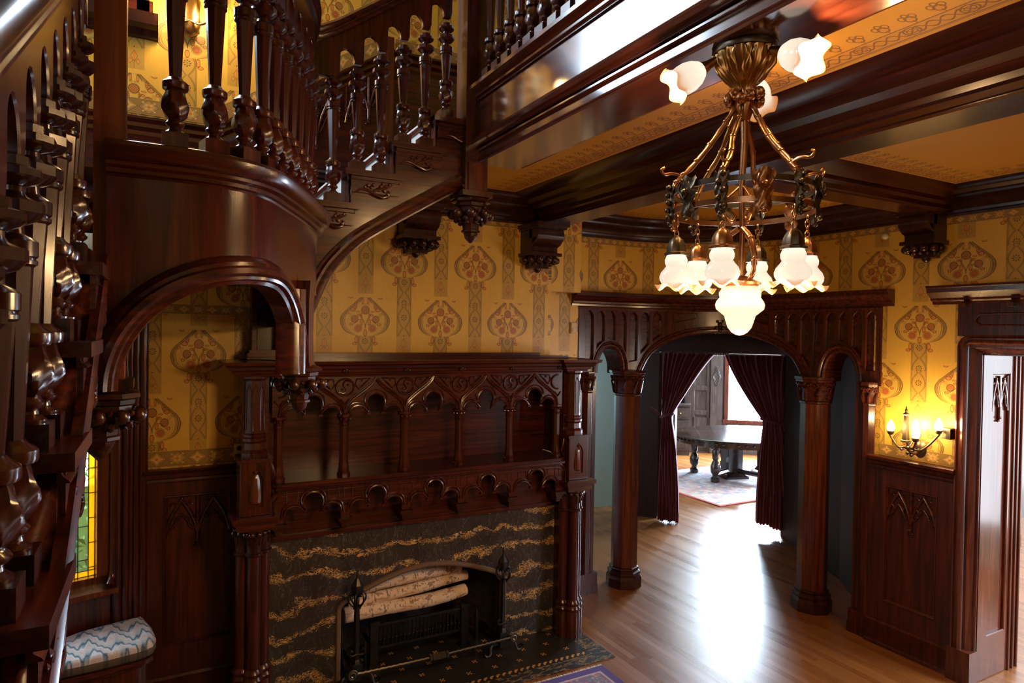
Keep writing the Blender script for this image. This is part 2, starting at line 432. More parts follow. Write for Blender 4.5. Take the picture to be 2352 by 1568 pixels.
def garden_glass(name, kind):
    m, nt, b = newmat(name); v, x, y, z = objxyz(nt)
    n = noise(nt, v, 18, 3)
    col = {'clear': (.9, .97, .94), 'amber': (.95, .58, .06), 'teal': (.55, .85, .75)}[kind]
    nt.nodes.remove(b)
    tr = nt.nodes.new('ShaderNodeBsdfTransparent'); tr.inputs[0].default_value = (*col, 1)
    gl = nt.nodes.new('ShaderNodeBsdfGlossy'); gl.inputs['Roughness'].default_value = .1
    tl = nt.nodes.new('ShaderNodeBsdfTranslucent'); tl.inputs[0].default_value = (*col, 1)
    a = nt.nodes.new('ShaderNodeMixShader'); a.inputs[0].default_value = .45 if kind == 'amber' else .0
    nt.links.new(tr.outputs[0], a.inputs[1]); nt.links.new(tl.outputs[0], a.inputs[2])
    c = nt.nodes.new('ShaderNodeMixShader'); c.inputs[0].default_value = .06
    nt.links.new(a.outputs[0], c.inputs[1]); nt.links.new(gl.outputs[0], c.inputs[2])
    nt.links.new(c.outputs[0], nt.nodes['Material Output'].inputs[0])
    return m
GCLEAR = garden_glass('clear leaded glass', 'clear'); GAMBER = garden_glass('amber leaded glass', 'amber'); GTEAL = garden_glass('pale green leaded glass', 'teal')
def leafmat():
    m, nt, b = newmat('garden leaves'); v, x, y, z = objxyz(nt)
    n = noise(nt, v, 7, 3)
    nt.links.new(mixc(nt, n, (.06, .20, .04), (.45, .62, .28)), b.inputs['Base Color']); b.inputs['Roughness'].default_value = .45
    return m
LEAF = leafmat()

# ------------------------------------------------------------------ mesh helpers
def finish(name, bm, mat, parent=None, smooth=38, loc=None, label=None, cat=None, group=None, kind=None, uv=None):
    bmesh.ops.recalc_face_normals(bm, faces=bm.faces)
    me = bpy.data.meshes.new(name)
    if smooth:
        bm.normal_update()
        a = radians(smooth)
        for e in bm.edges:
            e.smooth = len(e.link_faces) == 2 and e.calc_face_angle(0) <= a
        for f in bm.faces: f.smooth = True
    if uv:
        ul = bm.loops.layers.uv.new('UVMap')
        for f in bm.faces:
            for l in f.loops: l[ul].uv = uv(l.vert.co)
    bm.to_mesh(me); bm.free()
    me.materials.append(mat)
    o = bpy.data.objects.new(name, me); COL.objects.link(o)
    if parent: o.parent = parent
    if loc: o.location = loc
    tag(o, label, cat, group, kind)
    return o
def tag(o, label=None, cat=None, group=None, kind=None):
    if label: o['label'] = label
    if cat: o['category'] = cat
    if group: o['group'] = group
    if kind: o['kind'] = kind
    return o
def empty(name, loc, label, cat, group=None, rz=0):
    o = bpy.data.objects.new(name, None); COL.objects.link(o); o.location = loc; o.rotation_euler = (0, 0, rz)
    o.empty_display_size = .1
    return tag(o, label, cat, group)
def rel(parent):  # child offset helper for parts modelled in world coordinates
    return tuple(-c for c in parent.location)
def part(name, bm, mat, parent, smooth=38, label=None, uv=None):
    """part modelled in world coordinates under an unrotated thing"""
    p = Vector((0, 0, 0)); q = parent
    while q is not None: p += q.location; q = q.parent
    return finish(name, bm, mat, parent, smooth, loc=tuple(-p), label=label, uv=uv)
def copy_tree(o, parent=None):
    c = o.copy(); COL.objects.link(c)
    if parent is not None: c.parent = parent
    for ch in [k for k in bpy.data.objects if k.parent == o]: copy_tree(ch, c)
    return c

def nb(): return bmesh.new()
def box(bm, x0, x1, y0, y1, z0, z1, M=None):
    vs = [bm.verts.new((x, y, z)) for z in (z0, z1) for x, y in ((x0, y0), (x1, y0), (x1, y1), (x0, y1))]
    for f in ((0, 3, 2, 1), (4, 5, 6, 7), (0, 1, 5, 4), (1, 2, 6, 5), (2, 3, 7, 6), (3, 0, 4, 7)): bm.faces.new([vs[i] for i in f])
    if M: 
        for v in vs: v.co = M @ v.co
    return vs
def lathe(bm, prof, seg=16, M=None, rot=0., mod=None, sx=1., sy=1.):
    rings = []
    for (r, z) in prof:
        ring = []
        for i in range(seg):
            a = rot + 2 * pi * i / seg
            rr = r * (mod(a, z) if mod else 1.)
            c = Vector((rr * cos(a) * sx, rr * sin(a) * sy, z))
            ring.append(bm.verts.new(M @ c if M else c))
        rings.append(ring)
    for a, b in zip(rings, rings[1:]):
        for i in range(seg):
            j = (i + 1) % seg
            bm.faces.new((a[i], a[j], b[j], b[i]))
    bm.faces.new(rings[0][::-1]); bm.faces.new(rings[-1])
    return rings
def tube(bm, pts, r, seg=8, closed=False, flat=1.0):
    pts = [Vector(p) for p in pts]; n = len(pts)
    rr = r if isinstance(r, (list, tuple)) else [r] * n
    rings = []; prev = None
    for i, p in enumerate(pts):
        if closed: t = (pts[(i + 1) % n] - pts[i - 1])
        else: t = (pts[min(i + 1, n - 1)] - pts[max(i - 1, 0)])
        t.normalize()
        if prev is None:
            u = t.orthogonal().normalized()
        else:
            u = (prev - prev.dot(t) * t)
            u = u.normalized() if u.length > 1e-6 else t.orthogonal().normalized()
        prev = u; v = t.cross(u)
        rings.append([bm.verts.new(p + rr[i] * (cos(2 * pi * k / seg) * u + sin(2 * pi * k / seg) * v * flat)) for k in range(seg)])
    m = n if closed else n - 1
    for i in range(m):
        a, b = rings[i], rings[(i + 1) % n]
        for k in range(seg):
            l = (k + 1) % seg
            bm.faces.new((a[k], a[l], b[l], b[k]))
    if not closed:
        bm.faces.new(rings[0][::-1]); bm.faces.new(rings[-1])
def sweep(bm, prof, path, N=(0, 0, 1), closed=False, cap=True, pclosed=True):
    """profile (a,b): a along side = T x N (mitred), b along N"""
    N = Vector(N).normalized(); path = [Vector(p) for p in path]; n = len(path)
    rings = []
    for i, p in enumerate(path):
        if closed: t0 = (p - path[i - 1]); t1 = (path[(i + 1) % n] - p)
        else:
            t0 = (p - path[i - 1]) if i else (path[1] - p)
            t1 = (path[i + 1] - p) if i < n - 1 else t0
        s0 = t0.cross(N).normalized(); s1 = t1.cross(N).normalized()
        s = (s0 + s1)
        s = s / max(.25, s.dot(s0)) if s.length > 1e-6 else s0
        rings.append([bm.verts.new(p + s * a + N * b) for a, b in prof])
    m = n if closed else n - 1; k = len(prof)
    for i in range(m):
        A, B = rings[i], rings[(i + 1) % n]
        for j in range(k if pclosed else k - 1):
            l = (j + 1) % k
            bm.faces.new((A[j], A[l], B[l], B[j]))
    if cap and not closed and pclosed:
        bm.faces.new(rings[0][::-1]); bm.faces.new(rings[-1])
def ball(bm, c, r, sub=2, s=(1, 1, 1)):
    M = Matrix.Translation(c) @ Matrix.Diagonal((s[0], s[1], s[2], 1))
    bmesh.ops.create_icosphere(bm, subdivisions=sub, radius=r, matrix=M)
def arc(cx, cy, r, a0, a1, n, ry=None):
    ry = ry or r
    return [(cx + r * cos(radians(a0 + (a1 - a0) * i / n)), cy + ry * sin(radians(a0 + (a1 - a0) * i / n))) for i in range(n + 1)]
def catmull(P, n=8):
    P = [Vector(p) for p in P]; Q = [2 * P[0] - P[1]] + P + [2 * P[-1] - P[-2]]; out = []
    for i in range(1, len(Q) - 2):
        a, b, c, d = Q[i - 1:i + 3]
        for k in range(n):
            t = k / n
            out.append(.5 * ((2 * b) + (c - a) * t + (2 * a - 5 * b + 4 * c - d) * t * t + (3 * b - a - 3 * c + d) * t ** 3))
    out.append(P[-1]); return out
def plate(outer, holes, th, bev=0., z0=0.):
    """flat 2D outline with holes, in XY, from z0 to z0+th"""
    cu = bpy.data.curves.new('tmp', 'CURVE'); cu.dimensions = '2D'; cu.fill_mode = 'BOTH'
    cu.extrude = max(th / 2 - bev, 1e-5); cu.bevel_depth = bev; cu.bevel_resolution = 0; cu.offset = -bev if bev else 0
    for k, pts in enumerate([outer] + holes):
        s = cu.splines.new('POLY'); s.points.add(len(pts) - 1); s.use_cyclic_u = True
        for p, q in zip(s.points, pts): p.co = (q[0], q[1], 0, 1)
    o = bpy.data.objects.new('tmp', cu); me = o.to_mesh()
    bm = nb(); bm.from_mesh(me); o.to_mesh_clear()
    for l_ in list(bm.loops.layers.uv): bm.loops.layers.uv.remove(l_)
    bpy.data.objects.remove(o); bpy.data.curves.remove(cu)
    for v in bm.verts: v.co.z += z0 + th / 2
    bmesh.ops.remove_doubles(bm, verts=bm.verts, dist=1e-5)
    return bm
def slice_x(bm, xs):
    for x in xs:
        bmesh.ops.bisect_plane(bm, geom=bm.verts[:] + bm.edges[:] + bm.faces[:], plane_co=(x, 0, 0), plane_no=(1, 0, 0), dist=1e-6)
def warp(bm, fn):
    for v in bm.verts: v.co = Vector(fn(v.co.x, v.co.y, v.co.z))
def join(bm, other):
    me = bpy.data.meshes.new('t'); other.to_mesh(me); other.free(); bm.from_mesh(me); bpy.data.meshes.remove(me)
def fly(x0, z0, y): return lambda a, b, c: (x0 + a, y - c, z0 + b)       # plate -> wall facing -Y
BEAD = [(-.010, 0), (-.007, .006), (0, .009), (.007, .006), (.010, 0)]
def bead(s=1.): return [(a * s, b * s) for a, b in BEAD]
def lancet(cx, z0, z1, hw, n=6):
    """pointed panel outline; z1 = tip"""
    h = hw * 1.7; zs = z1 - h
    L = [(cx - hw, z0), (cx + hw, z0)]
    for i in range(n + 1):
        t = i / n; L.append((cx + hw * (1 - t ** 1.8), zs + h * t))
    for i in range(n - 1, -1, -1):
        t = i / n; L.append((cx - hw * (1 - t ** 1.8), zs + h * t))
    return L
def trefoil(w=.18, top=.145, c=.085, r=.060, cusp=.058, n=8):
    """half-open cusped arch outline relative to springing at z=0, from (-w,0) over to (w,0)"""
    P = []
    for i in range(n + 1):                     # left lobe
        a = pi - pi * .80 * i / n
        P.append((-(w + cusp) / 2 + (w - cusp) / 2 * cos(a), .012 + .055 * sin(a)))
    P.append((-cusp + .012, .018))
    zc = top - r
    for i in range(n * 2 + 1):
        a = radians(218 - 256 * i / (n * 2))
        P.append((r * cos(a), zc + r * sin(a)))
    P.append((cusp - .012, .018))
    for i in range(n + 1):
        a = pi * .20 + (-pi * .20) * 0 + (pi * .80) * (1 - i / n) * 1.0
        a = pi * .80 * (1 - i / n)
        P.append(((w + cusp) / 2 - (w - cusp) / 2 * cos(pi - a) if False else (w + cusp) / 2 + (w - cusp) / 2 * cos(a), .012 + .055 * sin(a)))
    return P

# ------------------------------------------------------------------ plan of the hall
WALLY = 4.84
X0, YT, RAD, XR = 2.96, 5.11, 1.25, 5.2
CX, CY = XR - RAD, YT - RAD
L1 = CX - X0; LA = RAD * pi / 2
def P(s, off=0.):
    """the hall wall from the fireplace corner round the bend and down the right side; off>0 = behind the wall"""
    if s < L1: return (X0 + s, YT + off)
    if s < L1 + LA:
        a = pi / 2 - (s - L1) / RAD
        return (CX + (RAD + off) * cos(a), CY + (RAD + off) * sin(a))
    return (XR + off, CY - (s - L1 - LA))
SE = lambda y: L1 + LA + (CY - y)
def spath(s0, s1, z, off=0., n=26):
    L = [s0]
    k = max(2, int((s1 - s0) / .075))
    return [(*P(s0 + (s1 - s0) * i / k, off), z) for i in range(k + 1)]
def onpath(a, b, c): x, y = P(a, -c); return (x, y, b)          # plate (s, z, thickness toward the room)

# floor, ceilings ----------------------------------------------------------------
b = nb(); box(b, -3.2, 12.9, -2.6, 11.6, -.08, 0); finish('floor', b, FLOOR, kind='structure', smooth=0)
S_UV = .347
UVF = lambda co: ((co.x - 1.655) / STX, (co.z - 2.966) / PH)            # on walls facing the camera
UVN = lambda co: ((co.x - .223) / .2725, (co.z - 2.25) / .90)             # niche wall
def wall_quad(name, x0, x1, y, z0, z1, uv, mat=WP, th=.12, holes=None):
    b = plate([(x0, z0), (x1, z0), (x1, z1), (x0, z1)], holes or [], th)
    warp(b, lambda p, q, r: (p, y + th - r, q))
    return finish(name, b, mat, kind='structure', smooth=0, uv=uv)
# fireplace wall (hall level), niche wall under the landing, upper stair wall
wall_quad('wall_fireplace', .76, 2.96, WALLY, -.1, 3.6, UVF, holes=[[(1.11, -.08), (2.46, -.08), (2.46, .85), (1.11, .85)]])
wall_quad('wall_niche', -.09, .76, WALLY, 0, 2.86, UVN)
HOLE = [(-1.30, 4.56), (-.13, 4.56), (-.13, 6.3), (-1.30, 6.3)]
wall_quad('wall_stair', -3.2, 3.3, WALLY + .001, 2.86, 6.6, UVF, holes=[HOLE])
b = nb(); box(b, 2.9601, 2.99, WALLY, YT + .12, 0, 3.6); finish('wall_return', b, WP, kind='structure', smooth=0, uv=lambda c: ((c.y - 4.4) / STX, (c.z - 2.966) / PH))
# bent wall above the arched screen and down to the door
def bent(name, s0, s1, z0, z1, mat, th=.12):
    b = plate([(s0, z0), (s1, z0), (s1, z1), (s0, z1)], [], th); slice_x(b, [s0 + (s1 - s0) * i / max(1, int((s1 - s0) / .07)) for i in range(1, max(1, int((s1 - s0) / .07)))])
    for v in b.verts: v.co.z = v.co.z - th
    uvs = {}
    ul = b.loops.layers.uv.new('UVMap')
    for f in b.faces:
        for l in f.loops: l[ul].uv = ((l.vert.co.x - S_UV) / .319, (l.vert.co.y - 2.978) / PH)
    warp(b, onpath)
    return finish(name, b, mat, kind='structure', smooth=0)
SD0, SD1 = SE(2.645), SE(2.50)          # door casing
bent('wall_corner', 0.0, .50, 0, 3.6, WP)
bent('wall_bend', .50, SE(1.3), 2.80, 3.6, WP)
bent('wall_sconce', 3.49, SD0 + .02, 0, 2.80, WP)
bent('wall_right', SE(1.3), SE(-2.6), 0, 3.6, WP)

# wooden walls that close the hall behind the camera, stair side
b = nb(); box(b, -3.3, -3.2, -2.6, 4.9, 0, 6.6); finish('wall_left', b, WP, kind='structure', smooth=0, uv=lambda c: (c.y / STX, c.z / PH))
b = nb(); box(b, -3.3, 5.4, -2.72, -2.6, 0, 6.6); finish('wall_back', b, WP, kind='structure', smooth=0, uv=UVF)
b = nb(); box(b, 3.2, 3.3, -2.6, 4.84, 3.84, 6.6); finish('wall_upper_hall', b, WP, kind='structure', smooth=0, uv=lambda c: (c.y / STX, (c.z - .3) / PH))
b = nb(); box(b, -3.3, 3.3, -2.72, 4.95, 6.6, 6.7); finish('ceiling_stair', b, CEILP, kind='structure', smooth=0)
b = nb(); box(b, 1.64, 5.9, -2.6, 6.4, 3.6, 3.62); finish('ceiling', b, CEILP, kind='structure', smooth=0)
b = nb(); box(b, 1.66, 5.3, -2.6, 4.84, 3.63, 3.83); finish('floor_upper', b, WY_, kind='structure', smooth=0)

# crown moulding following the bend, and along the fireplace wall
CROWN = [(-.01, 3.60), (-.01, 3.41), (.02, 3.41), (.022, 3.425), (.045, 3.43), (.05, 3.448), (.065, 3.455), (.09, 3.50), (.13, 3.525), (.135, 3.54), (.165, 3.545), (.185, 3.565), (.215, 3.57), (.22, 3.585), (.245, 3.587), (.245, 3.60)]
b = nb(); sweep(b, CROWN, spath(.0, SE(-2.55), 0)); finish('trim_crown', b, WDK, kind='structure', smooth=30)
b = nb(); sweep(b, [(a * 1.3, z) for a, z in CROWN], [(.3, WALLY, 0), (2.95, WALLY, 0)]); finish('trim_crown_fireplace', b, WDK, kind='structure', smooth=30)
def strip(name, path, h, mat, kind='structure', th=.004, uvs=1., N=(0, 0, 1), flip=1):
    """thin paper strip hung on a vertical wall; uv in metres along, 0..1 across"""
    b = nb(); ul = b.loops.layers.uv.new('UVMap'); d = 0; L = []
    for i, p in enumerate(path):
        if i: d += (Vector(p) - Vector(path[i - 1])).length
        t = (Vector(path[min(i + 1, len(path) - 1)]) - Vector(path[max(i - 1, 0)])).normalized()
        s = t.cross(Vector(N)) * th
        L.append((b.verts.new(Vector(p) + s), b.verts.new(Vector(p) + s + Vector(h if isinstance(h, tuple) else (0, 0, h))), d))
    for (a, c, u0), (a2, c2, u1) in zip(L, L[1:]):
        f = b.faces.new((a, a2, c2, c)); 
        for l, uv in zip(f.loops, ((u0, 0), (u1, 0), (u1, 1), (u0, 1))): l[ul].uv = uv
    me = bpy.data.meshes.new(name); b.to_mesh(me); b.free(); me.materials.append(mat)
    o = bpy.data.objects.new(name, me); COL.objects.link(o); o['kind'] = kind; return o
strip('trim_frieze_bend', spath(0.01, SE(1.3), 3.352), .062, BORD)
strip('trim_frieze_fireplace', [(.76, WALLY, 3.372), (2.955, WALLY, 3.372)], .062, BORD)
strip('trim_frieze_niche', [(-.08, WALLY, 2.585), (.53, WALLY, 2.585)], .062, BORD)
strip('trim_border_niche', [(-.08, WALLY, 1.575), (.53, WALLY, 1.575)], .105, BORDB)
strip('trim_border_sconce', spath(3.56, SD0, 1.545), .09, BORDB)
strip('trim_border_stair', [(-.5, WALLY, 3.86), (.3, WALLY, 3.86)], .10, BORDB)
strip('trim_border_stair_rake', [(.3, WALLY, 3.86), (1.50, WALLY, 4.62)], .11, BORDB)
strip('trim_border_stair_upper', [(1.56, WALLY, 4.62), (3.2, WALLY, 4.62)], .10, BORDB)
strip('trim_border_upper_hall', [(3.2, 4.8, 4.75), (3.2, -2, 4.75)], .10, BORDB)

# ------------------------------------------------------------------ beams and ceiling borders
WBEAM = wood('dark beam mahogany', (38, 2.2, 38), (.008, .0018, .0013), (.026, .0050, .0030), (.05, .010, .0055), .25, .25)
def beam(name, prof, path, label, mat=WBEAM):
    b = nb(); sweep(b, prof, path)
    return finish(name, b, mat, label=label, cat='beam', smooth=30)
# main beam (runs toward the fireplace wall), profile (x across, z)
def sym(w, zs, pts):
    L = [(w / 2, zs)] + pts
    return [(-a, z) for a, z in L] [::-1][::-1] , L
A_ = [(.12, 3.395), (.12, 3.41), (.135, 3.412), (.135, 3.44), (.15, 3.45), (.155, 3.475), (.20, 3.50), (.215, 3.53), (.26, 3.545), (.28, 3.565), (.34, 3.575), (.40, 3.588), (.42, 3.60)]
prof = [(-a, z) for a, z in A_[::-1]] + A_
beam('ceiling_beam', prof, [(2.868, -2.6, 0), (2.868, 4.62, 0)][::-1], 'wide dark moulded ceiling beam running to the bracket on the fireplace wall')
B_ = [(.10, 3.435), (.105, 3.447), (.12, 3.45), (.12, 3.48), (.14, 3.50), (.145, 3.525), (.18, 3.55), (.20, 3.565), (.22, 3.585), (.235, 3.60)]
prof = [(-a, z) for a, z in B_[::-1]] + B_
beam('ceiling_beam', prof, [(3.0, 2.83, 0), (5.19, 2.83, 0)], 'short dark ceiling beam between the wide beam and the right wall bracket', WX)
# ceiling border papers
def cstrip(name, path, wid, z=3.5994):
    o = strip(name, [(x, y, z) for x, y in path], wid, CBORD, th=0)
cstrip('trim_ceiling_border', [(2.44, -2.5), (2.44, 4.5)], (-.26, 0, 0))
cstrip('trim_ceiling_border', [(4.955, -2.5), (4.955, 2.60)], (-.26, 0, 0))
cstrip('trim_ceiling_border', [(3.3, 2.60), (4.955, 2.60)], (0, -.26, 0), 3.5988)
cstrip('trim_ceiling_border', [(3.3, 3.06), (4.955, 3.06)], (0, .22, 0), 3.5988)
def arcstrip():
    b = nb(); ul = b.loops.layers.uv.new('UVMap'); L = []
    s0, s1 = .35, SE(3.06); n = 40
    for i in range(n + 1):
        s = s0 + (s1 - s0) * i / n
        a = P(s, -.24); c = P(s, -.46)
        L.append((b.verts.new((*a, 3.5994)), b.verts.new((*c, 3.5994)), s))
    for (a, c, u0), (a2, c2, u1) in zip(L, L[1:]):
        f = b.faces.new((a, a2, c2, c))
        for l, uv in zip(f.loops, ((u0, 0), (u1, 0), (u1, 1), (u0, 1))): l[ul].uv = uv
    me = bpy.data.meshes.new('t'); b.to_mesh(me); b.free(); me.materials.append(CBORD)
    o = bpy.data.objects.new('trim_ceiling_border', me); COL.objects.link(o); o['kind'] = 'structure'
arcstrip()

# ------------------------------------------------------------------ gallery (balcony) edge
GX = 1.60
gal = empty('gallery_edge', (GX, 3.4, 3.47), 'long polished mahogany gallery front with deep mouldings above the chandelier', 'balcony')
# profile a = toward the hall centre (-x): path runs toward -y so that T x N = -x
pth = [(GX, 3.42, 0), (GX, -2.6, 0)]
def gprof(name, pts, mat=WGAL, label=None):
    b = nb(); sweep(b, pts, pth); return part(name, b, mat, gal, 30, label)
gprof('fascia_panel', [(-.05, 3.60), (0, 3.60), (0, 3.85), (-.05, 3.85)])
gprof('ledge', [(-.08, 3.822), (.012, 3.822), (.012, 3.832), (.028, 3.836), (.03, 3.846), (.055, 3.862), (.07, 3.868), (.07, 3.888), (.05, 3.892), (.04, 3.905), (-.08, 3.905)])
gprof('upper_moulding', [(-.05, 3.548), (.0, 3.548), (.0, 3.553), (.025, 3.556), (.045, 3.566), (.053, 3.582), (.045, 3.598), (.022, 3.606), (.018, 3.614), (.008, 3.622), (.0, 3.632), (-.05, 3.632)])
gprof('lower_fascia', [(-.05, 3.470), (-.006, 3.470), (-.006, 3.55), (-.05, 3.55)])
gprof('lower_moulding', [(-.03, 3.462), (.004, 3.462), (.006, 3.470), (.0, 3.476), (.004, 3.482), (-.002, 3.490), (-.03, 3.492)])
gprof('middle_moulding', [(-.03, 3.526), (.0, 3.526), (.014, 3.534), (.014, 3.542), (.004, 3.550), (-.03, 3.55)])
gprof('soffit', [(-.02, 3.60), (-.02, 3.464), (-.26, 3.464), (-.262, 3.474), (-.30, 3.480), (-.31, 3.50), (-.36, 3.53), (-.41, 3.57), (-.445, 3.578), (-.45, 3.590), (-.478, 3.592), (-.478, 3.60)])

# ------------------------------------------------------------------ turned baluster
def baluster_bm(h=.62):
    e_ = h - .62; k = 1.; b = nb(); X_ = lambda L: [(r, z + e_) for r, z in L]
    q = .038
    box(b, -q, q, -q, q, 0, .050 * k)
    pr = [(.030, .050), (.031, .056), (.019, .066), (.018, .072), (.027, .080), (.029, .086), (.022, .094), (.021, .098)]
    lathe(b, [(r, z * k) for r, z in pr], 14)
    pr = [(.021, .098), (.032, .110), (.0385, .130), (.0385, .150), (.032, .172), (.027, .190)]
    f = lambda a, z: 1 + .10 * sin(5 * a + z * 60) + .06 * sin(10 * a)
    pr2 = []
    for (r0, z0), (r1, z1) in zip(pr, pr[1:]):
        for t in (0, .5): pr2.append((r0 + (r1 - r0) * t, (z0 + (z1 - z0) * t) * k))
    pr2.append((pr[-1][0], pr[-1][1] * k))
    lathe(b, pr2, 20, mod=f)
    lathe(b, [(r, z * k) for r, z in [(.026, .188), (.037, .194), (.039, .200), (.039, .214), (.035, .218), (.026, .224), (.020, .232)]], 14)
    lathe(b, [(.0185, .228), (.031, .445 + e_)], 8, rot=pi / 8)
    lathe(b, [(r, z + e_) for r, z in [(.031, .443), (.036, .447), (.036, .453), (.033, .456), (.037, .460), (.037, .484), (.030, .490), (.019, .496), (.017, .512)]], 14)
    lathe(b, [(r, z + e_) for r, z in [(.017, .510), (.034, .518), (.045, .530)]], 14)
    lathe(b, [(.047, .530 + e_), (.047, .548 + e_)], 8, rot=pi / 8)
    lathe(b, [(r, z + e_) for r, z in [(.040, .548), (.024, .556), (.018, .564), (.018, .572), (.036, .580), (.044, .588)]], 14)
    lathe(b, [(r, z + e_) for r, z in [(.044, .588), (.044, .600), (.026, .606), (.026, .62)]], 8, rot=pi / 8)
    return b
_bal = None
def baluster(parent, loc, h=.62, rz=0., mat=None):
    """a baluster part; all copies share one mesh per height"""
    key = (round(h, 3), mat.name if mat else '')
    if key not in BALS:
        o = finish('baluster', baluster_bm(h), mat or WZ, parent, 35); BALS[key] = o.data
    else:
        o = bpy.data.objects.new('baluster', BALS[key]); COL.objects.link(o); o.parent = parent
    p = Vector(loc) - parent.location; o.location = p; o.rotation_euler = (0, 0, rz)
    return o
BALS = {}
RAILP = [(-.03, -.05), (.03, -.05), (.033, -.03), (.04, -.022), (.036, -.012), (.045, .0), (.047, .015), (.038, .028), (.020, .036), (-.020, .036), (-.038, .028), (-.047, .015), (-.045, .0), (-.036, -.012), (-.04, -.022), (-.033, -.03)]

# gallery balustrade
gb = empty('gallery_balustrade', (1.62, 0, 3.905), 'row of turned balusters along the gallery edge above the chandelier beam', 'balustrade')
b = nb(); box(b, 1.575, 1.655, -2.6, 3.38, 3.9, 3.918); part('shoe_rail', b, WY_, gb, 0)
y = 3.30
while y > .2:
    baluster(gb, (1.615, y, 3.918)); y -= .118
b = nb(); sweep(b, RAILP, [(1.615, 3.38, 4.75), (1.615, -2.6, 4.75)]); part('handrail', b, WY_, gb)
def apron(parent, p0, p1, z0, z1, r0, r1, n, h, name='arched_apron', first=.5):
    """pierced board between the baluster tops and the rail.  p0,p1 xy ends; z0,z1 = baluster-top height there; r0,r1 = rail underside"""
    L = hypot(p1[0] - p0[0], p1[1] - p0[1])
    sl = (z1 - z0) / L; outer = [(0, z0 - .0), (L, z1 - .0), (L, r1 + .02), (0, r0 + .02)]
    holes = []
    step = L / n; zoff = z0
    for i in range(n):
        a = i * step + .022 if first == 0 else (i) * step + .022; bx = (i + 1) * step - .022
        if bx <= a: continue
        zb = lambda x: z0 + sl * x
        pts = [(a, zb(a) + .004), (bx, zb(bx) + .004)]
        w_ = (bx - a) / 2; cxm = (a + bx) / 2; zt = zb(bx) + .03
        for k in range(0, 9):
            t = pi * k / 8
            pts.append((cxm + w_ * cos(t), max(zt, zb(cxm + w_ * cos(t)) + .006) + w_ * 1.15 * sin(t)))
        holes.append(pts)
    b = plate(outer, holes, .03, .004, -.015)
    ux, uy = (p1[0] - p0[0]) / L, (p1[1] - p0[1]) / L
    warp(b, lambda x, z, t: (p0[0] + ux * x + uy * t, p0[1] + uy * x - ux * t, z))
    return part(name, b, WZ, parent, 35)
apron(gb, (1.615, 3.36), (1.615, .2), 4.538, 4.538, 4.72, 4.72, 27, .18)

# ------------------------------------------------------------------ upper flight, rising to the corner newel
YN = 3.47
RIS, GO = .181, .245
def carve_scroll(b, x, y, z, s=1., flip=1, ax='x'):
    """flower scroll relief on a surface facing -y (ax x) or +x (ax y)"""
    def T(a, c, d): return (x + a * flip * s, y - d * s, z + c * s) if ax == 'x' else (y + d * s, x + a * flip * s, z + c * s)
    tube(b, [T(*p) for p in [(-.13, -.035, .0), (-.10, -.015, .001), (-.06, -.018, .002), (-.01, -.040, .002), (.04, -.055, .002), (.075, -.045, .002), (.085, -.02, .001), (.07, -.01, .0)]], [.006 * s, .008 * s, .009 * s, .009 * s, .009 * s, .010 * s, .009 * s, .006 * s], 8)
    tube(b, [T(*p) for p in [(-.02, -.02, .001), (.02, -.005, .003), (.06, .01, .003), (.10, .028, .001)]], [.008 * s, .012 * s, .011 * s, .006 * s], 8)
    rnd_ = random.Random(int((x + z) * 1000))
    for (a, c, r) in [(-.055, .012, .014), (-.035, .0, .012), (-.02, .018, .013), (.03, .012, .015), (.05, -.012, .016), (.062, .018, .013), (.085, .03, .011), (.04, .035, .010), (-.075, .002, .010), (.02, -.012, .012), (.072, -.03, .012)]:
        ball(b, T(a, c, .004), r * s, 1, (1, .7, 1) if ax == 'x' else (.7, 1, 1))
st = empty('upper_stair_flight', (1.0, YN, 3.0), 'upper stair flight with carved tread ends rising to the corner newel post', 'staircase')
TX = [.60 + GO * i for i in range(4)]; TZ = [3.165 + RIS * i for i in range(4)]
for i in range(4):
    xr = TX[i] + GO + .075
    b = nb(); box(b, TX[i] - .0, min(xr, 1.56), YN - .045, 4.80, TZ[i] - .030, TZ[i])
    sweep(b, [(0, 0), (.025, 0), (.020, .006), (.012, .010), (.008, .020), (0, .022)], [(TX[i] + .02, YN - .0, TZ[i] - .052), (min(xr - .02, 1.55), YN - .0, TZ[i] - .052)])
    part('tread', b, WX, st, 30)
    b = nb(); box(b, TX[i] + .03, TX[i] + .05, YN + .02, 4.80, TZ[i] - RIS, TZ[i] - .03); part('riser', b, WX, st, 0)
    b = nb(); box(b, TX[i] + .035, min(TX[i] + GO + .05, 1.56), YN - .022, YN - .008, TZ[i] - .115, TZ[i] - .032)
    carve_scroll(b, TX[i] + .17, YN - .022, TZ[i] - .085, .85)
    part('tread_bracket', b, WX, st, 35, label='carved flower scroll on the tread end')
# grey runner carpet
car = nb()
for i in range(4):
    box(car, TX[i] + .0, TX[i] + GO + .03, YN + .10, 4.70, TZ[i], TZ[i] + .012)
    box(car, TX[i] + .01, TX[i] + .03, YN + .10, 4.70, TZ[i] - RIS, TZ[i])
rn = finish('stair_runner', car, CARPET, label='pale grey carpet runner on the upper stair flight', cat='carpet', smooth=0)
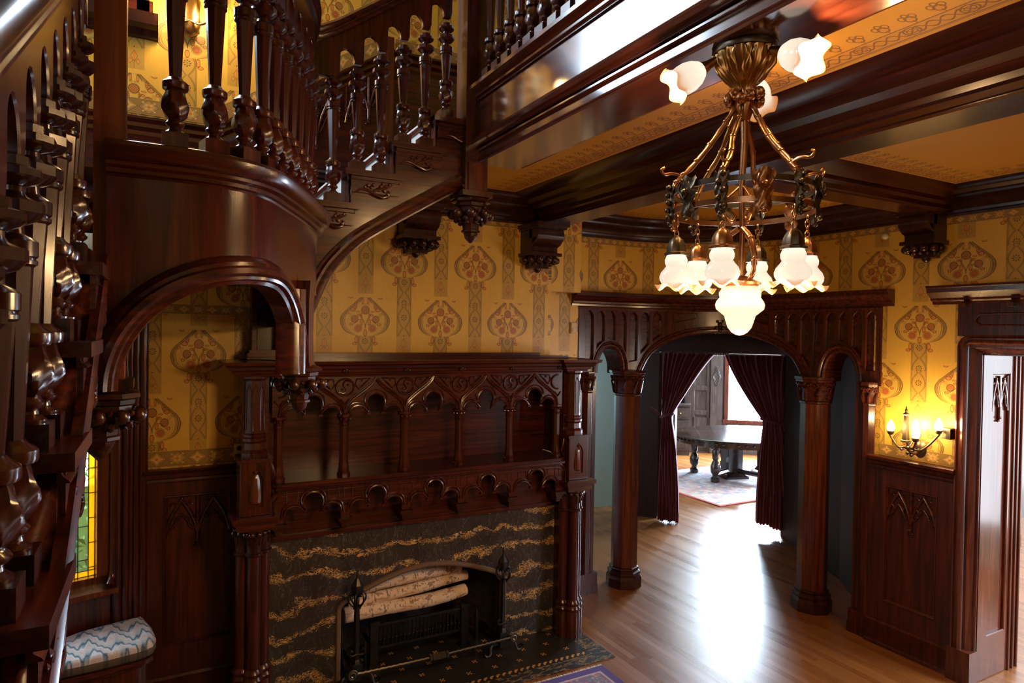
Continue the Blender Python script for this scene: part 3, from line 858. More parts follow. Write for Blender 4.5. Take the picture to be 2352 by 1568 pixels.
# string with the swept arch underneath
low = catmull([(.66, 2.50, 0), (.715, 2.64, 0), (.79, 2.80, 0), (.92, 2.945, 0), (1.06, 3.045, 0), (1.22, 3.145, 0), (1.40, 3.255, 0), (1.58, 3.36, 0)], 6)
up = []
for i in range(4):
    up += [(TX[i] + .04, TZ[i] - RIS - .0), (TX[i] + .04, TZ[i] - .03)]
up += [(1.58, TZ[3] - .03)]
outer = [(p.x, p.y) for p in low] + up[::-1] + [(.60, TZ[0] - RIS)]
b = plate(outer, [], .05); warp(b, lambda x, z, t: (x, YN + .05 - t, z)); part('string', b, WX, st, 0)
MP = [(0, 0), (.012, .010), (.012, .022), (.022, .026), (.036, .022), (.050, .026), (.062, .016), (.075, .014), (.075, 0)]
b = nb(); sweep(b, MP, [(p.x, YN, p.y) for p in low][::-1], N=(0, -1, 0)); part('string_moulding', b, WX, st, 30)
b = nb()
vs = [[b.verts.new((p.x, y_, p.y + .012)) for p in low] for y_ in (YN + .04, 4.82)]
for i in range(len(low) - 1): b.faces.new((vs[0][i], vs[0][i + 1], vs[1][i + 1], vs[1][i]))
for i in range(len(low) - 1): pass
sf = part('soffit_panel', b, WX, st, 60)
m = sf.modifiers.new('th', 'SOLIDIFY'); m.thickness = .02

ub = empty('upper_flight_balustrade', (1.0, YN, 3.2), 'raking balustrade of six turned balusters beside the corner newel post', 'balustrade')
SLP = .728
zt_ = lambda x: 3.818 + SLP * (x - .787)
BX = [(.790, 0), (.917, 1), (1.047, 1), (1.172, 2), (1.300, 2), (1.424, 3)]
for x, i in BX: baluster(ub, (x, YN + .02, TZ[i]), round(zt_(x) - TZ[i], 2) if i == 0 else (.64 if (zt_(x) - TZ[i]) > .6 else .545))
sl = SLP
def hooked_apron(parent, xs, zt, zr, T, x_end, lead, name='arched_apron'):
    """pierced board: a leg on every baluster top, hooked arch openings between, open at the bottom"""
    out = [(xs[0] - lead - .02, zt(xs[0]) + .0)]
    for k, x in enumerate(xs):
        nx = xs[k + 1] if k + 1 < len(xs) else x_end
        z0 = zt(x)
        out += [(x - .022, z0 + (.0 if k else .0)), (x + .020, z0 + .002), (x + .030, z0 + .03)]
        z1 = zt(nx); a, c = x + .032, nx - .020; w_ = (c - a) / 2; cx_ = (a + c) / 2; top = z1 + .035
        if c - a < .02: continue
        for q in range(0, 9):
            t = pi - pi * q / 8
            out.append((cx_ + w_ * cos(t), top + w_ * .95 * sin(t) - (.0 if q < 5 else (q - 4) * .006)))
        out.append((nx - .021, z1 + .004))
    out.append((x_end, zt(x_end))); out.append((x_end, zr(x_end) + .02))
    out.append((xs[0] - lead - .02, zr(xs[0] - lead) + .02))
    b = plate(out, [], .03, .004, -.015); warp(b, T); return part(name, b, WZ, parent, 35)
hooked_apron(ub, [x for x, i in BX], zt_, lambda x: zt_(x) + .21, lambda x, z, t: (x, YN + .02 - t, z), 1.545, .11)
b = nb(); sweep(b, RAILP, [(x, YN + .02, z) for x, z in [(.60, 4.045), (.66, 4.035), (.72, 4.045), (.80, 4.09), (.87, 4.14), (1.54, 4.14 + sl * .67)]], N=(0, 0, 1)); part('handrail', b, WX, ub)
b = nb(); box(b, .642, .668, YN, YN + .03, 3.79, 3.99); part('rail_stile', b, WZ, ub, 0)

def pendant(b, cx, cy, zt, r=.10, half=False, s=1., cone=True):
    """moulded cap, ring of carved balls and octagonal drop below zt"""
    M = Matrix.Translation((cx, cy, zt))
    lathe(b, [(r * .70, 0), (r * .95, -.012 * s), (r * 1.0, -.03 * s), (r * .82, -.038 * s), (r * .80, -.055 * s), (r * .70, -.062 * s), (r * .70, -.075 * s)][::-1], 8, M, pi / 8)
    n = 8
    for i in range(n):
        a = 2 * pi * i / n + pi / 8
        ball(b, (cx + r * .95 * cos(a), cy + r * .95 * sin(a), zt - .100 * s), .030 * s, 2)
        a += pi / n
        ball(b, (cx + r * .80 * cos(a), cy + r * .80 * sin(a), zt - .128 * s), .018 * s, 1)
        ball(b, (cx + r * .92 * cos(a), cy + r * .92 * sin(a), zt - .088 * s), .014 * s, 1)
        ball(b, (cx + r * .58 * cos(a), cy + r * .58 * sin(a), zt - .148 * s), .015 * s, 1)
    lathe(b, [(r * .70, -.075 * s), (r * .72, -.12 * s), (r * .46, -.15 * s)][::-1], 8, M, pi / 8)
    if cone: lathe(b, [(r * .46, -.14 * s), (r * .40, -.185 * s), (r * .47, -.19 * s), (r * .47, -.20 * s), (r * .36, -.206 * s), (r * .30, -.235 * s), (r * .06, -.262 * s)][::-1], 8, M, pi / 8)
nw = empty('corner_newel_post', (1.585, 3.43, 3.2), 'tall mahogany corner newel post with carved ball drop above the fireplace wall', 'newel post')
b = nb(); box(b, 1.515, 1.655, 3.40, 3.54, 3.28, 4.95); part('post', b, WZ, nw, 0)
b = nb(); box(b, 1.49, 1.68, 3.375, 3.565, 3.27, 3.30); part('cap_moulding', b, WDK, nw, 20); b = nb(); pendant(b, 1.585, 3.47, 3.275, .115, s=1.0); part('pendant', b, WDK, nw, 40)
b = nb(); box(b, 1.53, 1.60, 3.385, 3.40, 3.30, 3.46); part('drop_panel', b, WZ, nw, 0)

# ------------------------------------------------------------------ curved landing front (the drum)
DP = catmull([(-.15, 2.33, 0), (-.02, 2.325, 0), (.10, 2.33, 0), (.22, 2.365, 0), (.325, 2.46, 0), (.425, 2.66, 0), (.55, 2.94, 0), (.655, 3.22, 0), (.70, 3.46, 0)], 6)
DL = [0]
for i in range(1, len(DP)): DL.append(DL[-1] + (DP[i] - DP[i - 1]).length)
DT = DL[-1]
def D(s):
    s = min(max(s, 0), DT - 1e-6)
    for i in range(1, len(DL)):
        if DL[i] >= s:
            t = (s - DL[i - 1]) / (DL[i] - DL[i - 1]); p = DP[i - 1].lerp(DP[i], t); d = (DP[i] - DP[i - 1]).normalized(); break
    return p, Vector((d.y, -d.x, 0))          # point, outward normal (toward camera/right)
def dpath(s0, s1, z, off=0., n=40):
    L = []
    for i in range(n + 1):
        p, q = D(s0 + (s1 - s0) * i / n); v = p + q * off; L.append((v.x, v.y, z if not callable(z) else z(s0 + (s1 - s0) * i / n)))
    return L
ld = empty('curved_stair_landing', (.3, 2.6, 2.9), 'curved polished mahogany landing front with swept arch below', 'staircase')
SA, SB = .03, .90                                # arch from post to pendant
ZC, ZS = 2.655, 2.30
def zarch(s):
    if s >= SB: return 2.66
    t = (s - (SA + SB) / 2) / ((SB - SA) / 2)
    return ZS + (ZC - ZS) * sqrt(max(0, 1 - abs(t) ** 2.3))
# fascia as grid
b = nb(); n = 80; rows = []
for i in range(n + 1):
    s = DT * i / n; p, q = D(s); za = zarch(max(s, SA + .001)) + .07 if s < SB + .03 else 2.66
    za = min(za, 2.96)
    rows.append([b.verts.new((p.x + q.x * o_, p.y + q.y * o_, z_)) for o_, z_ in ((0, za), (0, 2.965), (-.05, 2.965), (-.05, za))])
for A, B in zip(rows, rows[1:]):
    for j in range(4): b.faces.new((A[j], A[(j + 1) % 4], B[(j + 1) % 4], B[j]))
b.faces.new(rows[0]); b.faces.new(rows[-1][::-1])
part('fascia', b, WZ, ld, 50)
# ledge mouldings
b = nb(); sweep(b, [(-.10, 2.955), (.0, 2.955), (.004, 2.962), (.016, 2.966), (.018, 2.978), (.032, 2.986), (.034, 2.996), (.05, 3.004), (.062, 3.020), (.068, 3.040), (.062, 3.052), (.045, 3.055), (.03, 3.062), (-.10, 3.062)], dpath(0, DT, 0)); part('ledge', b, WX, ld, 32)
# swept arch moulding: profile across (z up from the arch edge, outward)
b = nb(); prf = [(-.055, -.006), (.012, -.006), (.018, .006), (.034, .010), (.036, .020), (.048, .030), (.046, .048), (.034, .056), (.032, .068), (.018, .082), (.004, .090), (-.055, .09)]
rows = []
m_ = 64
for i in range(m_ + 1):
    t = -1 + 2 * i / m_
    tt = math.copysign(abs(t) ** .8, t); s = (SA + SB) / 2 + (SB - SA) / 2 * sin(tt * pi / 2)
    rows.append((s, zarch(s)))
rr = []
for i, (s, z) in enumerate(rows):
    s0, z0 = rows[max(i - 1, 0)]; s1, z1 = rows[min(i + 1, m_)]
    tx, tz = s1 - s0, z1 - z0; l = hypot(tx, tz) or 1; nx, nz = -tz / l, tx / l
    ring = []
    for a, u in prf:
        p, q = D(s + nx * u); ring.append(b.verts.new((p.x + q.x * a, p.y + q.y * a, z + nz * u)))
    rr.append(ring)
for A, B in zip(rr, rr[1:]):
    for j in range(len(prf)): b.faces.new((A[j], A[(j + 1) % len(prf)], B[(j + 1) % len(prf)], B[j]))
part('arch_moulding', b, WX, ld, 32)
b = nb(); poly = [(p[0], p[1]) for p in dpath(0, DT, 0, -.03, 40)] + [(.74, 4.80), (-1.6, 4.80), (-1.6, 2.33)]
b = plate(poly, [], .20); 
for v in b.verts: v.co.z += 2.78
part('landing_floor', b, WX, ld, 0)
# drop at the right foot of the arch
dp, dq = D(.965)
pr_ = empty('landing_drop', (dp.x, dp.y, 2.3), 'square drop post with ring of carved balls in front of the overmantel', 'pendant')
b = nb(); lathe(b, [(.085, 2.335), (.072, 2.36), (.068, 2.45), (.070, 2.62), (.078, 2.70)], 4, Matrix.Translation((dp.x, dp.y, 0)), pi / 4 - .4); part('shaft', b, WZ, pr_, 20)
b = nb(); pendant(b, dp.x, dp.y, 2.345, .098, s=.78); part('pendant', b, WDK, pr_, 40)
# left post
lp = empty('landing_post', (-.14, 2.37, 2.3), 'flat upright mahogany post at the left end of the curved landing', 'newel post')
b = nb(); box(b, -.185, -.100, 2.345, 2.44, 2.32, 4.6); part('post', b, WPOST, lp, 0)
b = nb(); box(b, -.20, -.075, 2.325, 2.45, 2.305, 2.335); box(b, -.195, -.085, 2.33, 2.45, 2.285, 2.305); part('cap_moulding', b, WDK, lp, 20)
b = nb(); pendant(b, -.135, 2.385, 2.30, .085, s=.8, cone=False)
lathe(b, [(.055, 2.20), (.05, 2.16), (.058, 2.155), (.058, 2.145), (.045, 2.14), (.035, 2.11), (.008, 2.08)][::-1], 8, Matrix.Translation((-.165, 2.385, 0)), pi / 8)
part('pendant', b, WDK, lp, 40)
db = empty('curved_landing_balustrade', (.3, 2.6, 3.06), 'curving balustrade of turned balusters on the landing ledge', 'balustrade')
for k in range(11):
    s = .185 + .125 * k
    if s > DT - .03: break
    p, q = D(s); v = p - q * .035; baluster(db, (v.x, v.y, 3.062), .66, atan2(q.y, q.x))
b = nb(); sweep(b, RAILP, dpath(0.02, DT, 4.03, -.035)); part('handrail', b, WX, db)
b = nb()
nS = 110; hs = []
pb = plate([(0.05, 3.715), (DT, 3.715), (DT, 3.99), (0.05, 3.99)], [[(c - .04, 3.725), (c + .04, 3.725), (c + .04, 3.80)] + [(c + .04 * cos(radians(t)), 3.80 + .05 * sin(radians(t))) for t in range(15, 180, 15)] + [(c - .04, 3.80)] for c in [.2475 + .125 * k for k in range(10)]], .03, .004, -.015)
slice_x(pb, [.05 + i * .04 for i in range(1, int(DT / .04))])
def dw(s, z, t): p, q = D(s); v = p + q * (t - .035); return (v.x, v.y, z)
warp(pb, dw); part('arched_apron', pb, WZ, db, 35)

# ------------------------------------------------------------------ lower flight in the foreground
lf = empty('lower_stair_flight', (-.15, 1.2, 1.5), 'lower stair flight in the left foreground with carved tread ends', 'staircase')
SX = -.165
LT = [(2.30, 2.665), (2.0, 2.463), (1.70, 2.270), (1.40, 2.080), (1.10, 1.890), (.80, 1.70), (.50, 1.51), (.20, 1.32), (-.10, 1.13)]
LT = [(2.62, 2.85)] + LT
for i, (yn, z) in enumerate(LT):
    b = nb(); y1 = yn + .055; y0 = yn - .30
    if i == 0: continue
    yb = LT[i - 1][0]  # front of next riser
    # tread spans from its nose (lower y) to the next riser
    n0 = yn - .30; n1 = yn + .03
    box(b, -1.25, SX + .03, n0, n1, z - .034, z)
    sweep(b, [(0, 0), (.022, 0), (.018, .006), (.010, .012), (.006, .022), (0, .024)], [(SX, n0 + .02, z - .058), (SX, n1 - .02, z - .058)])
    part('tread', b, WY_, lf, 30)
    b = nb(); box(b, -1.25, SX - .03, n0 + .03, n0 + .05, z - .19, z - .03); part('riser', b, WX, lf, 0)
    b = nb(); box(b, SX + .0, SX + .012, n0 + .04, n1 - .01, z - .17, z - .034)
    carve_scroll(b, n0 + .17, SX + .012, z - .105, 1.05, 1, 'y')
    part('tread_bracket', b, WY_, lf, 35, label='carved flower scroll on the tread end')
SLO = .64
lowl = [(-.6, .42), (2.35, .42 + SLO * 2.95)]
def zlow(y): return 2.441 + .66 * (y - 1.948) - .03
outer = [(-.4, zlow(-.4)), (2.34, zlow(2.34))]
up = []
for i, (yn, z) in enumerate(LT[1:]):
    n0 = yn - .30
    up += [(n0 + .30 + (.0 if i else .04), z - .034), (n0 + .04, z - .034)]
outer = outer + up + [(-.4, LT[-1][1] - .034)]
b = plate(outer, [], .05); warp(b, lambda y_, z, t: (SX - t, y_, z)); part('string', b, WY_, lf, 0)
b = nb(); sweep(b, [(0, 0), (.014, .012), (.016, .026), (.030, .030), (.045, .022), (.060, .022), (.060, 0)], [(SX, 2.33, zlow(2.33)), (SX, -.4, zlow(-.4))], N=(1, 0, 0)); part('string_moulding', b, WY_, lf, 30)
fb = empty('lower_flight_balustrade', (-.21, 1.2, 2.0), 'dark turned balusters under the gleaming handrail in the left foreground', 'balustrade')
zr = lambda y_: 3.085 + .604 * (y_ - 1.45)
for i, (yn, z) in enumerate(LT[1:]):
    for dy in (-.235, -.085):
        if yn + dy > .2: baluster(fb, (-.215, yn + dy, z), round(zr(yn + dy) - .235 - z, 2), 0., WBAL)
b = nb(); sweep(b, [(a * .85, c * .85) for a, c in RAILP], [(-.215, -.4, zr(-.4)), (-.215, 2.36, zr(2.36))]); part('handrail', b, WY_, fb)
YS = [LT[k + 1][0] + dy for k in range(len(LT) - 1) for dy in (-.235, -.085)]; YS = sorted(y_ for y_ in YS if y_ > .2)
hooked_apron(fb, YS, lambda y_: zr(y_) - .235, lambda y_: zr(y_) - .05, lambda y_, z, t: (-.215 + t, y_, z), 2.34, .1)

# ------------------------------------------------------------------ arched screen in the bend
scr = empty('arched_screen', (4.9, 4.7, 0), 'curved carved wooden screen of one wide and two narrow arches under the yellow wallpaper', 'archway')
S0, S1 = .50, 3.56
def tudor(c, hw, zs, zt, n=10, p=2.2, zb=0.):
    """four-centred arch opening"""
    L = [(c - hw, zb), (c + hw, zb)]
    for i in range(n * 2 + 1):
        t = 1 - i / n
        x = c + hw * t; z = zs + (zt - zs) * (1 - abs(t) ** p) ** (1 / 1.55)
        L.append((x, z))
    return L
def gothic(c, hw, zs, zt, zb=0., n=8):
    L = [(c - hw, zb), (c + hw, zb)]
    for i in range(n + 1):
        t = i / n; a = t * pi / 2 * .86
        L.append((c + hw * cos(a) - hw * (1 - t) * 0 if i < n else c, zs + (zt - zs) * sin(a) / sin(pi / 2 * .86)))
    L2 = []
    for x, z in L[2:-1][::-1]: L2.append((2 * c - x, z))
    return L + L2
ARCHES = [('g', .875, .145, 2.14, 2.36), ('t', 2.03, .775, 2.14, 2.52), ('g', 3.19, .155, 2.14, 2.37)]
def opening(k, c, hw, zs, zt, grow=0., zb=0.):
    return (gothic if k == 'g' else tudor)(c, hw + grow, zs, zt + grow, zb=zb)
# spandrel board with real openings
arch_top = lambda L: L[2:]
outer = [(S0, 2.10)]
for k, c, hw, zs, zt in ARCHES:
    pts = opening(k, c, hw, zs, zt)[2:][::-1]        # left to right
    outer += [(c - hw, 2.10)] + pts + [(c + hw, 2.10)]
outer += [(S1, 2.10), (S1, 2.78), (S0, 2.78)]
def curved(name, b, s0, s1, mat=WZ, parent=None, smooth=30, step=.07, label=None):
    slice_x(b, [s0 + i * step for i in range(1, int((s1 - s0) / step) + 1)])
    warp(b, onpath); return part(name, b, mat, parent, smooth, label)
b = plate(outer, [], .22, 0, -.24); curved('spandrel_board', b, S0, S1, WX, scr)
# blind lancets cut in a thin front board
def ext_top(s):
    z = 0
    for k, c, hw, zs, zt in ARCHES:
        g = .085
        if abs(s - c) < hw + g:
            t = (s - c) / (hw + g)
            if k == 't': z = max(z, zs + (zt + g - zs) * (1 - abs(t) ** 2.2) ** (1 / 1.55))
            else: z = max(z, zs + (zt + g - zs) * (1 - abs(t) ** 1.6))
    return max(z, 2.2)
lanc = []
def lanc_add(c, hw, zt=2.715):
    zl, zr_ = ext_top(c - hw), ext_top(c + hw); zl += .025; zr_ += .025
    zm = max(zl, zr_)
    if abs(zl - zr_) < .02: pass
    h = hw * 1.9; zs = zt - h
    if max(zl, zr_) > zs - .02: return
    L = [(c - hw, zl), (c + hw, zr_), (c + hw, zs - .0), (c + hw * .80, zs + .012), (c + hw * .97, zs + .024)]
    for i in range(1, 6):
        t = i / 5; L.append((c + hw * .97 * (1 - t ** 1.9), zs + .024 + (h - .024) * t))
    L += [(2 * c - x, z) for x, z in L[3:-1][::-1]] + [(c - hw, zs)]
    lanc.append(L)
for i in range(7): lanc_add(.63 + .130 * i, .043)
for i in range(8): lanc_add(2.59 + .125 * i, .041)
lanc.append([(1.58, 2.62), (1.80, 2.665), (1.80, 2.71), (1.58, 2.71)])
lanc.append([(2.26, 2.665), (2.48, 2.61), (2.48, 2.71), (2.26, 2.71)])
oo = [(S0, 2.10)]
for k, c, hw, zs, zt in ARCHES:
    pts = opening(k, c, hw + .012, zs, zt + .012)[2:][::-1]
    oo += [(c - hw - .012, 2.10)] + pts + [(c + hw + .012, 2.10)]
oo += [(S1, 2.10), (S1, 2.735), (S0, 2.735)]
b = plate(oo, lanc, .028, .006, -.02); curved('lancet_board', b, S0, S1, WZ, scr, 25)
# arch mouldings
for (k, c, hw, zs, zt) in ARCHES:
    pts = opening(k, c, hw, zs, zt)[2:]
    pts = [(c + hw, 2.12)] + pts + [(c - hw, 2.12)]
    pp = catmull([(x, z, 0) for x, z in pts], 3) if k == 't' else [Vector((x, z, 0)) for x, z in pts]
    AM = [(-.005, -.22), (-.005, .0), (.008, .014), (.022, .012), (.028, .004), (.034, .016), (.048, .028), (.060, .026), (.066, .012), (.076, .012), (.08, 0), (.05, -.02), (.05, -.22)]
    b = nb(); sweep(b, AM, pp, N=(0, 0, 1))
    warp(b, lambda s, z, t: onpath(s, z, t)); part('arch_moulding', b, WX, scr, 28)
# keystone carving
b = nb(); 
for q in [(-.03, 2.57, .022), (.03, 2.57, .022), (0, 2.605, .024), (0, 2.545, .02), (-.025, 2.635, .015), (.025, 2.635, .015)]:
    x, y = P(2.03 + q[0], -.03); ball(b, (x, y, q[1]), q[2], 2)
box(b, 0, 0, 0, 0, 0, 0) if False else None
part('keystone', b, WDK, scr, 60)
# cornice
b = nb(); sweep(b, [(-.20, 2.755), (.0, 2.755), (.012, 2.757), (.016, 2.775), (.034, 2.782), (.040, 2.80), (.060, 2.815), (.085, 2.835), (.095, 2.85), (.095, 2.872), (.108, 2.876), (.108, 2.89), (-.20, 2.892)], spath(.42, 3.655, 0)); part('cornice', b, WX, scr, 28)
b = nb(); sweep(b, [(.0, 2.728), (.014, 2.730), (.020, 2.745), (.014, 2.757), (0, 2.757)], spath(S0, S1, 0)); part('frieze_moulding', b, WX, scr, 28)
# jambs (engaged half octagon piers) and free columns
def capital(b, cx, cy, z0, z1, r, seg=8, rot=pi / 8):
    M = Matrix.Translation((cx, cy, 0)); h = z1 - z0
    lathe(b, [(r * .98, z0), (r * 1.08, z0 + .012), (r * 1.08, z0 + .025), (r * .98, z0 + .035), (r * 1.05, z0 + h * .5), (r * 1.22, z0 + h * .78)], seg, M, rot)
    lathe(b, [(r * 1.25, z1 - .055), (r * 1.34, z1 - .045), (r * 1.34, z1 - .03), (r * 1.42, z1 - .022), (r * 1.42, z1)], seg, M, rot)
    n = 8
    for i in range(n):
        a = 2 * pi * i / n + rot
        for da, rr_, zz, q in ((0, 1.18, .74, .020), (.22, 1.16, .70, .016), (-.22, 1.16, .70, .016), (.12, 1.14, .60, .015), (-.12, 1.13, .62, .014), (.39, 1.15, .74, .017)):
            ball(b, (cx + r * rr_ * cos(a + da), cy + r * rr_ * sin(a + da), z0 + h * zz), q, 1)
        tube(b, [(cx + r * 1.0 * cos(a), cy + r * 1.0 * sin(a), z0 + .03), (cx + r * 1.08 * cos(a), cy + r * 1.08 * sin(a), z0 + h * .35), (cx + r * 1.2 * cos(a + .1), cy + r * 1.2 * sin(a + .1), z0 + h * .6)], [.012, .014, .008], 6)
def pier_base(b, cx, cy, r, rot=pi / 8, seg=8):
    M = Matrix.Translation((cx, cy, 0))
    lathe(b, [(r * 1.36, 0), (r * 1.36, .085), (r * 1.33, .095), (r * 1.22, .115), (r * 1.28, .135), (r * 1.26, .15), (r * 1.10, .165), (r * 1.14, .18), (r * 1.12, .19), (r, .20)], seg, M, rot)
for (cx, cy, which) in ((4.085, 5.150, 'left'), (5.290, 3.925, 'right')):
    c = empty('screen_column', (cx, cy, 0), 'octagonal mahogany column standing %s of the wide arch' % ('to the left' if which == 'left' else 'to the right'), 'column', 'octagonal columns of the arched screen')
    b = nb(); lathe(b, [(.130, .19), (.128, 1.90)], 8, Matrix.Translation((cx, cy, 0)), pi / 8 + .35); part('shaft', b, WREV, c, 20)
    b = nb(); capital(b, cx, cy, 1.885, 2.135, .128, rot=pi / 8 + .35); part('capital', b, WX, c, 35)
    b = nb(); pier_base(b, cx, cy, .130, pi / 8 + .35); part('base', b, WDK, c, 20)
for s_, r_ in ((.62, .11), (3.46, .11)):
    x, y = P(s_, .10); rot = 0
    b = nb(); box(b, -.12, .10, -.10, .10, 0, 2.12)
    lathe(b, [(.06, .2), (.06, 2.0)], 8, Matrix.Translation((0, -.085, 0)), pi / 8)
    box(b, -.13, .13, -.13, .12, 0, .20); box(b, -.135, .135, -.135, .12, 0, .085)
    n_ = Vector((P(s_, 0)[0] - P(s_, .1)[0], P(s_, 0)[1] - P(s_, .1)[1], 0)); ang = atan2(n_.y, n_.x) + pi / 2
    M = Matrix.Translation((x, y, 0)) @ Matrix.Rotation(ang, 4, 'Z')
    for v in b.verts: v.co = M @ v.co
    part('jamb_pier', b, WZ, scr, 20)
    b = nb(); M2 = M @ Matrix.Translation((0, -.085, 0)); q = M2 @ Vector((0, 0, 0)); capital(b, q.x, q.y, 1.93, 2.13, .062); part('jamb_capital', b, WX, scr, 35)

# ------------------------------------------------------------------ wainscot of the sconce wall and the niche
def tracery(b, x0, x1, z1, T, s=1.):
    """two cusped ogee heads hanging from the top of a panel, as moulded ribs; T maps (a, z, depth)"""
    w_ = (x1 - x0) / 2
    def rib(L, r=.0075): tube(b, [T(*p) for p in [(q[0], q[1], .004) for q in L]], r * s * 1.45, 6)
    for k in range(2):
        c = x0 + w_ * (k + .5); h = w_ * 1.0
        for sg in (-1, 1):
            rib([(c, z1 - .03), (c + sg * w_ * .10, z1 - .06), (c + sg * w_ * .28, z1 - .12), (c + sg * w_ * .42, z1 - .19), (c + sg * w_ * .50, z1 - .26)], .009)
            rib([(c + sg * w_ * .30, z1 - .13), (c + sg * w_ * .20, z1 - .15), (c + sg * w_ * .22, z1 - .19), (c + sg * w_ * .12, z1 - .15), (c, z1 - .125)], .006)
            rib([(c + sg * w_ * .44, z1 - .20), (c + sg * w_ * .36, z1 - .23), (c + sg * w_ * .25, z1 - .205), (c + sg * w_ * .22, z1 - .19)], .006)
            rib([(c + sg * w_ * .12, z1 - .07), (c + sg * w_ * .24, z1 - .045), (c + sg * w_ * .34, z1 - .06)], .005)
            ball(b, T(c + sg * w_ * .22, z1 - .195, .006), .010 * s, 1)
        ball(b, T(c, z1 - .022, .006), .014 * s, 1)
    c = x0 + w_
    rib([(c, z1), (c, z1 - .20), (c, z1 - .30), (c + .004, z1 - .34)], .010)
    ball(b, T(c, z1 - .31, .008), .018 * s, 1); ball(b, T(c + .018, z1 - .335, .006), .010 * s, 1); ball(b, T(c - .018, z1 - .335, .006), .010 * s, 1)
    for xx in (x0 + .004, x1 - .004): rib([(xx, z1), (xx, z1 - .16), (xx, z1 - .26)], .007)
def wainscot(name, s0, s1, T, px0, px1, pz0, pz1, cap0=1.46, cap1=1.54, step=None, mat=WPAN):
    b = plate([(s0, .0), (s1, .0), (s1, cap0), (s0, cap0)], [[(px0, pz0), (px1, pz0), (px1, pz1), (px0, pz1)]], .028, .004, .006)
    box_ = nb(); box(box_, s0, s1, 0, cap0, 0, .01); join(b, box_)
    # panel bead, baseboard, cap
    sweep(b, [(0, .034), (.0, .010), (.018, .010), (.012, .026), (.006, .036)], [(px0, pz0, 0), (px0, pz1, 0), (px1, pz1, 0), (px1, pz0, 0)], closed=True)
    sweep(b, [(0, 0), (.20, 0), (.20, .040), (.185, .052), (.17, .046), (.03, .046), (.02, .056), (0, .058)], [(s1, 0, 0), (s0, 0, 0)][::1], N=(0, 0, 1))
    if step: slice_x(b, [s0 + i * step for i in range(1, int((s1 - s0) / step) + 1)])
    warp(b, T); o = finish(name, b, mat, kind='structure', smooth=25)
    b = nb(); z = cap0
    sweep(b, [(-z + -.02, .0), (-z - .02, .034), (-z + .0, .040), (-z + .012, .050), (-z + .02, .040), (-z + .045, .046), (-z + .06, .070), (-cap1, .075), (-cap1, 0)] if False else [(cap0 - .03, 0), (cap0 - .03, .036), (cap0 - .015, .044), (cap0, .040), (cap0 + .01, .052), (cap0 + .035, .060), (cap0 + .05, .080), (cap1 - .008, .084), (cap1, .076), (cap1, 0)], [(s1, 0, 0), (s0, 0, 0)])
    if step: slice_x(b, [s0 + i * step for i in range(1, int((s1 - s0) / step) + 1)])
    warp(b, T); finish('trim_dado_cap', b, mat, kind='structure', smooth=25)
    b = nb(); tracery(b, px0 + .01, px1 - .01, pz1 - .005, lambda a, c, d: T(a, c, .012 + d)); finish('trim_tracery', b, WX, kind='structure', smooth=60)
wainscot('wall_sconce_wainscot', 3.49, SD0, onpath, 3.63, 4.035, .365, 1.305)
wainscot('wall_niche_wainscot', -.09, .56, lambda a, z, c: (a, WALLY - c, z), .022, .430, .395, 1.385, 1.50, 1.565)

# ------------------------------------------------------------------ right doorway (deep panelled reveal)
dr = empty('doorway_casing', (5.2, 2.5, 0), 'deep moulded mahogany doorway casing at the right edge', 'door frame')
CAS = [(0, .0), (.0, .055), (.012, .062), (.022, .050), (.034, .050), (.040, .066), (.056, .072), (.068, .058), (.076, .040), (.092, .040), (.102, .030), (.115, .012), (.125, -.004), (.135, -.02), (.145, -.02), (.145, -.05), (0, -.05)]
yj = 2.515
# jamb: swept in the wall plane x=5.2 ; path up the jamb then over the head (rounded corner)
pj = [(XR, 2.655, 0.20), (XR, 2.655, 2.50)]
b = nb()
path = [(2.655, .24), (2.655, 2.44)] + [(2.655 - .09 + .09 * cos(radians(t)), 2.44 + .09 * sin(radians(t))) for t in (22, 45, 68, 90)] + [(1.3, 2.53)]
sweep(b, [(a, d) for a, d in CAS], [(XR, y, z) for y, z in path], N=(-1, 0, 0))
part('casing', b, WREV, dr, 28)
b = nb(); box(b, XR - .085, XR + .02, yj - .01, 2.665, 0, .24); part('plinth_block', b, WREV, dr, 20)
b = nb(); box(b, XR - .055, XR + .05, 1.2, 2.655, 2.52, 2.76)
part('head_board', b, WZ, dr, 20)
b = nb(); tube(b, [(XR - .06, 2.50, 2.60), (XR - .06, 2.53, 2.62), (XR - .06, 2.53, 2.65), (XR - .06, 2.50, 2.68), (XR - .06, 1.3, 2.68)], .008, 6)
tube(b, [(XR - .06, 2.50, 2.60), (XR - .06, 1.3, 2.60)], .006, 6); part('head_bead', b, WX, dr, 40)
b = nb(); sweep(b, [(-.02, 2.755), (.062, 2.755), (.07, 2.775), (.095, 2.785), (.10, 2.80), (.125, 2.82), (.150, 2.84), (.155, 2.87), (.165, 2.875), (.165, 2.89), (-.02, 2.89)], [(XR + .05, 2.83, 0), (XR, 2.83, 0), (XR, 1.2, 0)][1:]); part('cornice', b, WX, dr, 28)
b = nb()
for yy in (2.60, 2.30, 2.0): box(b, XR - .115, XR - .05, yy - .02, yy + .02, 2.728, 2.757)
part('dentil', b, WREV, dr, 20)
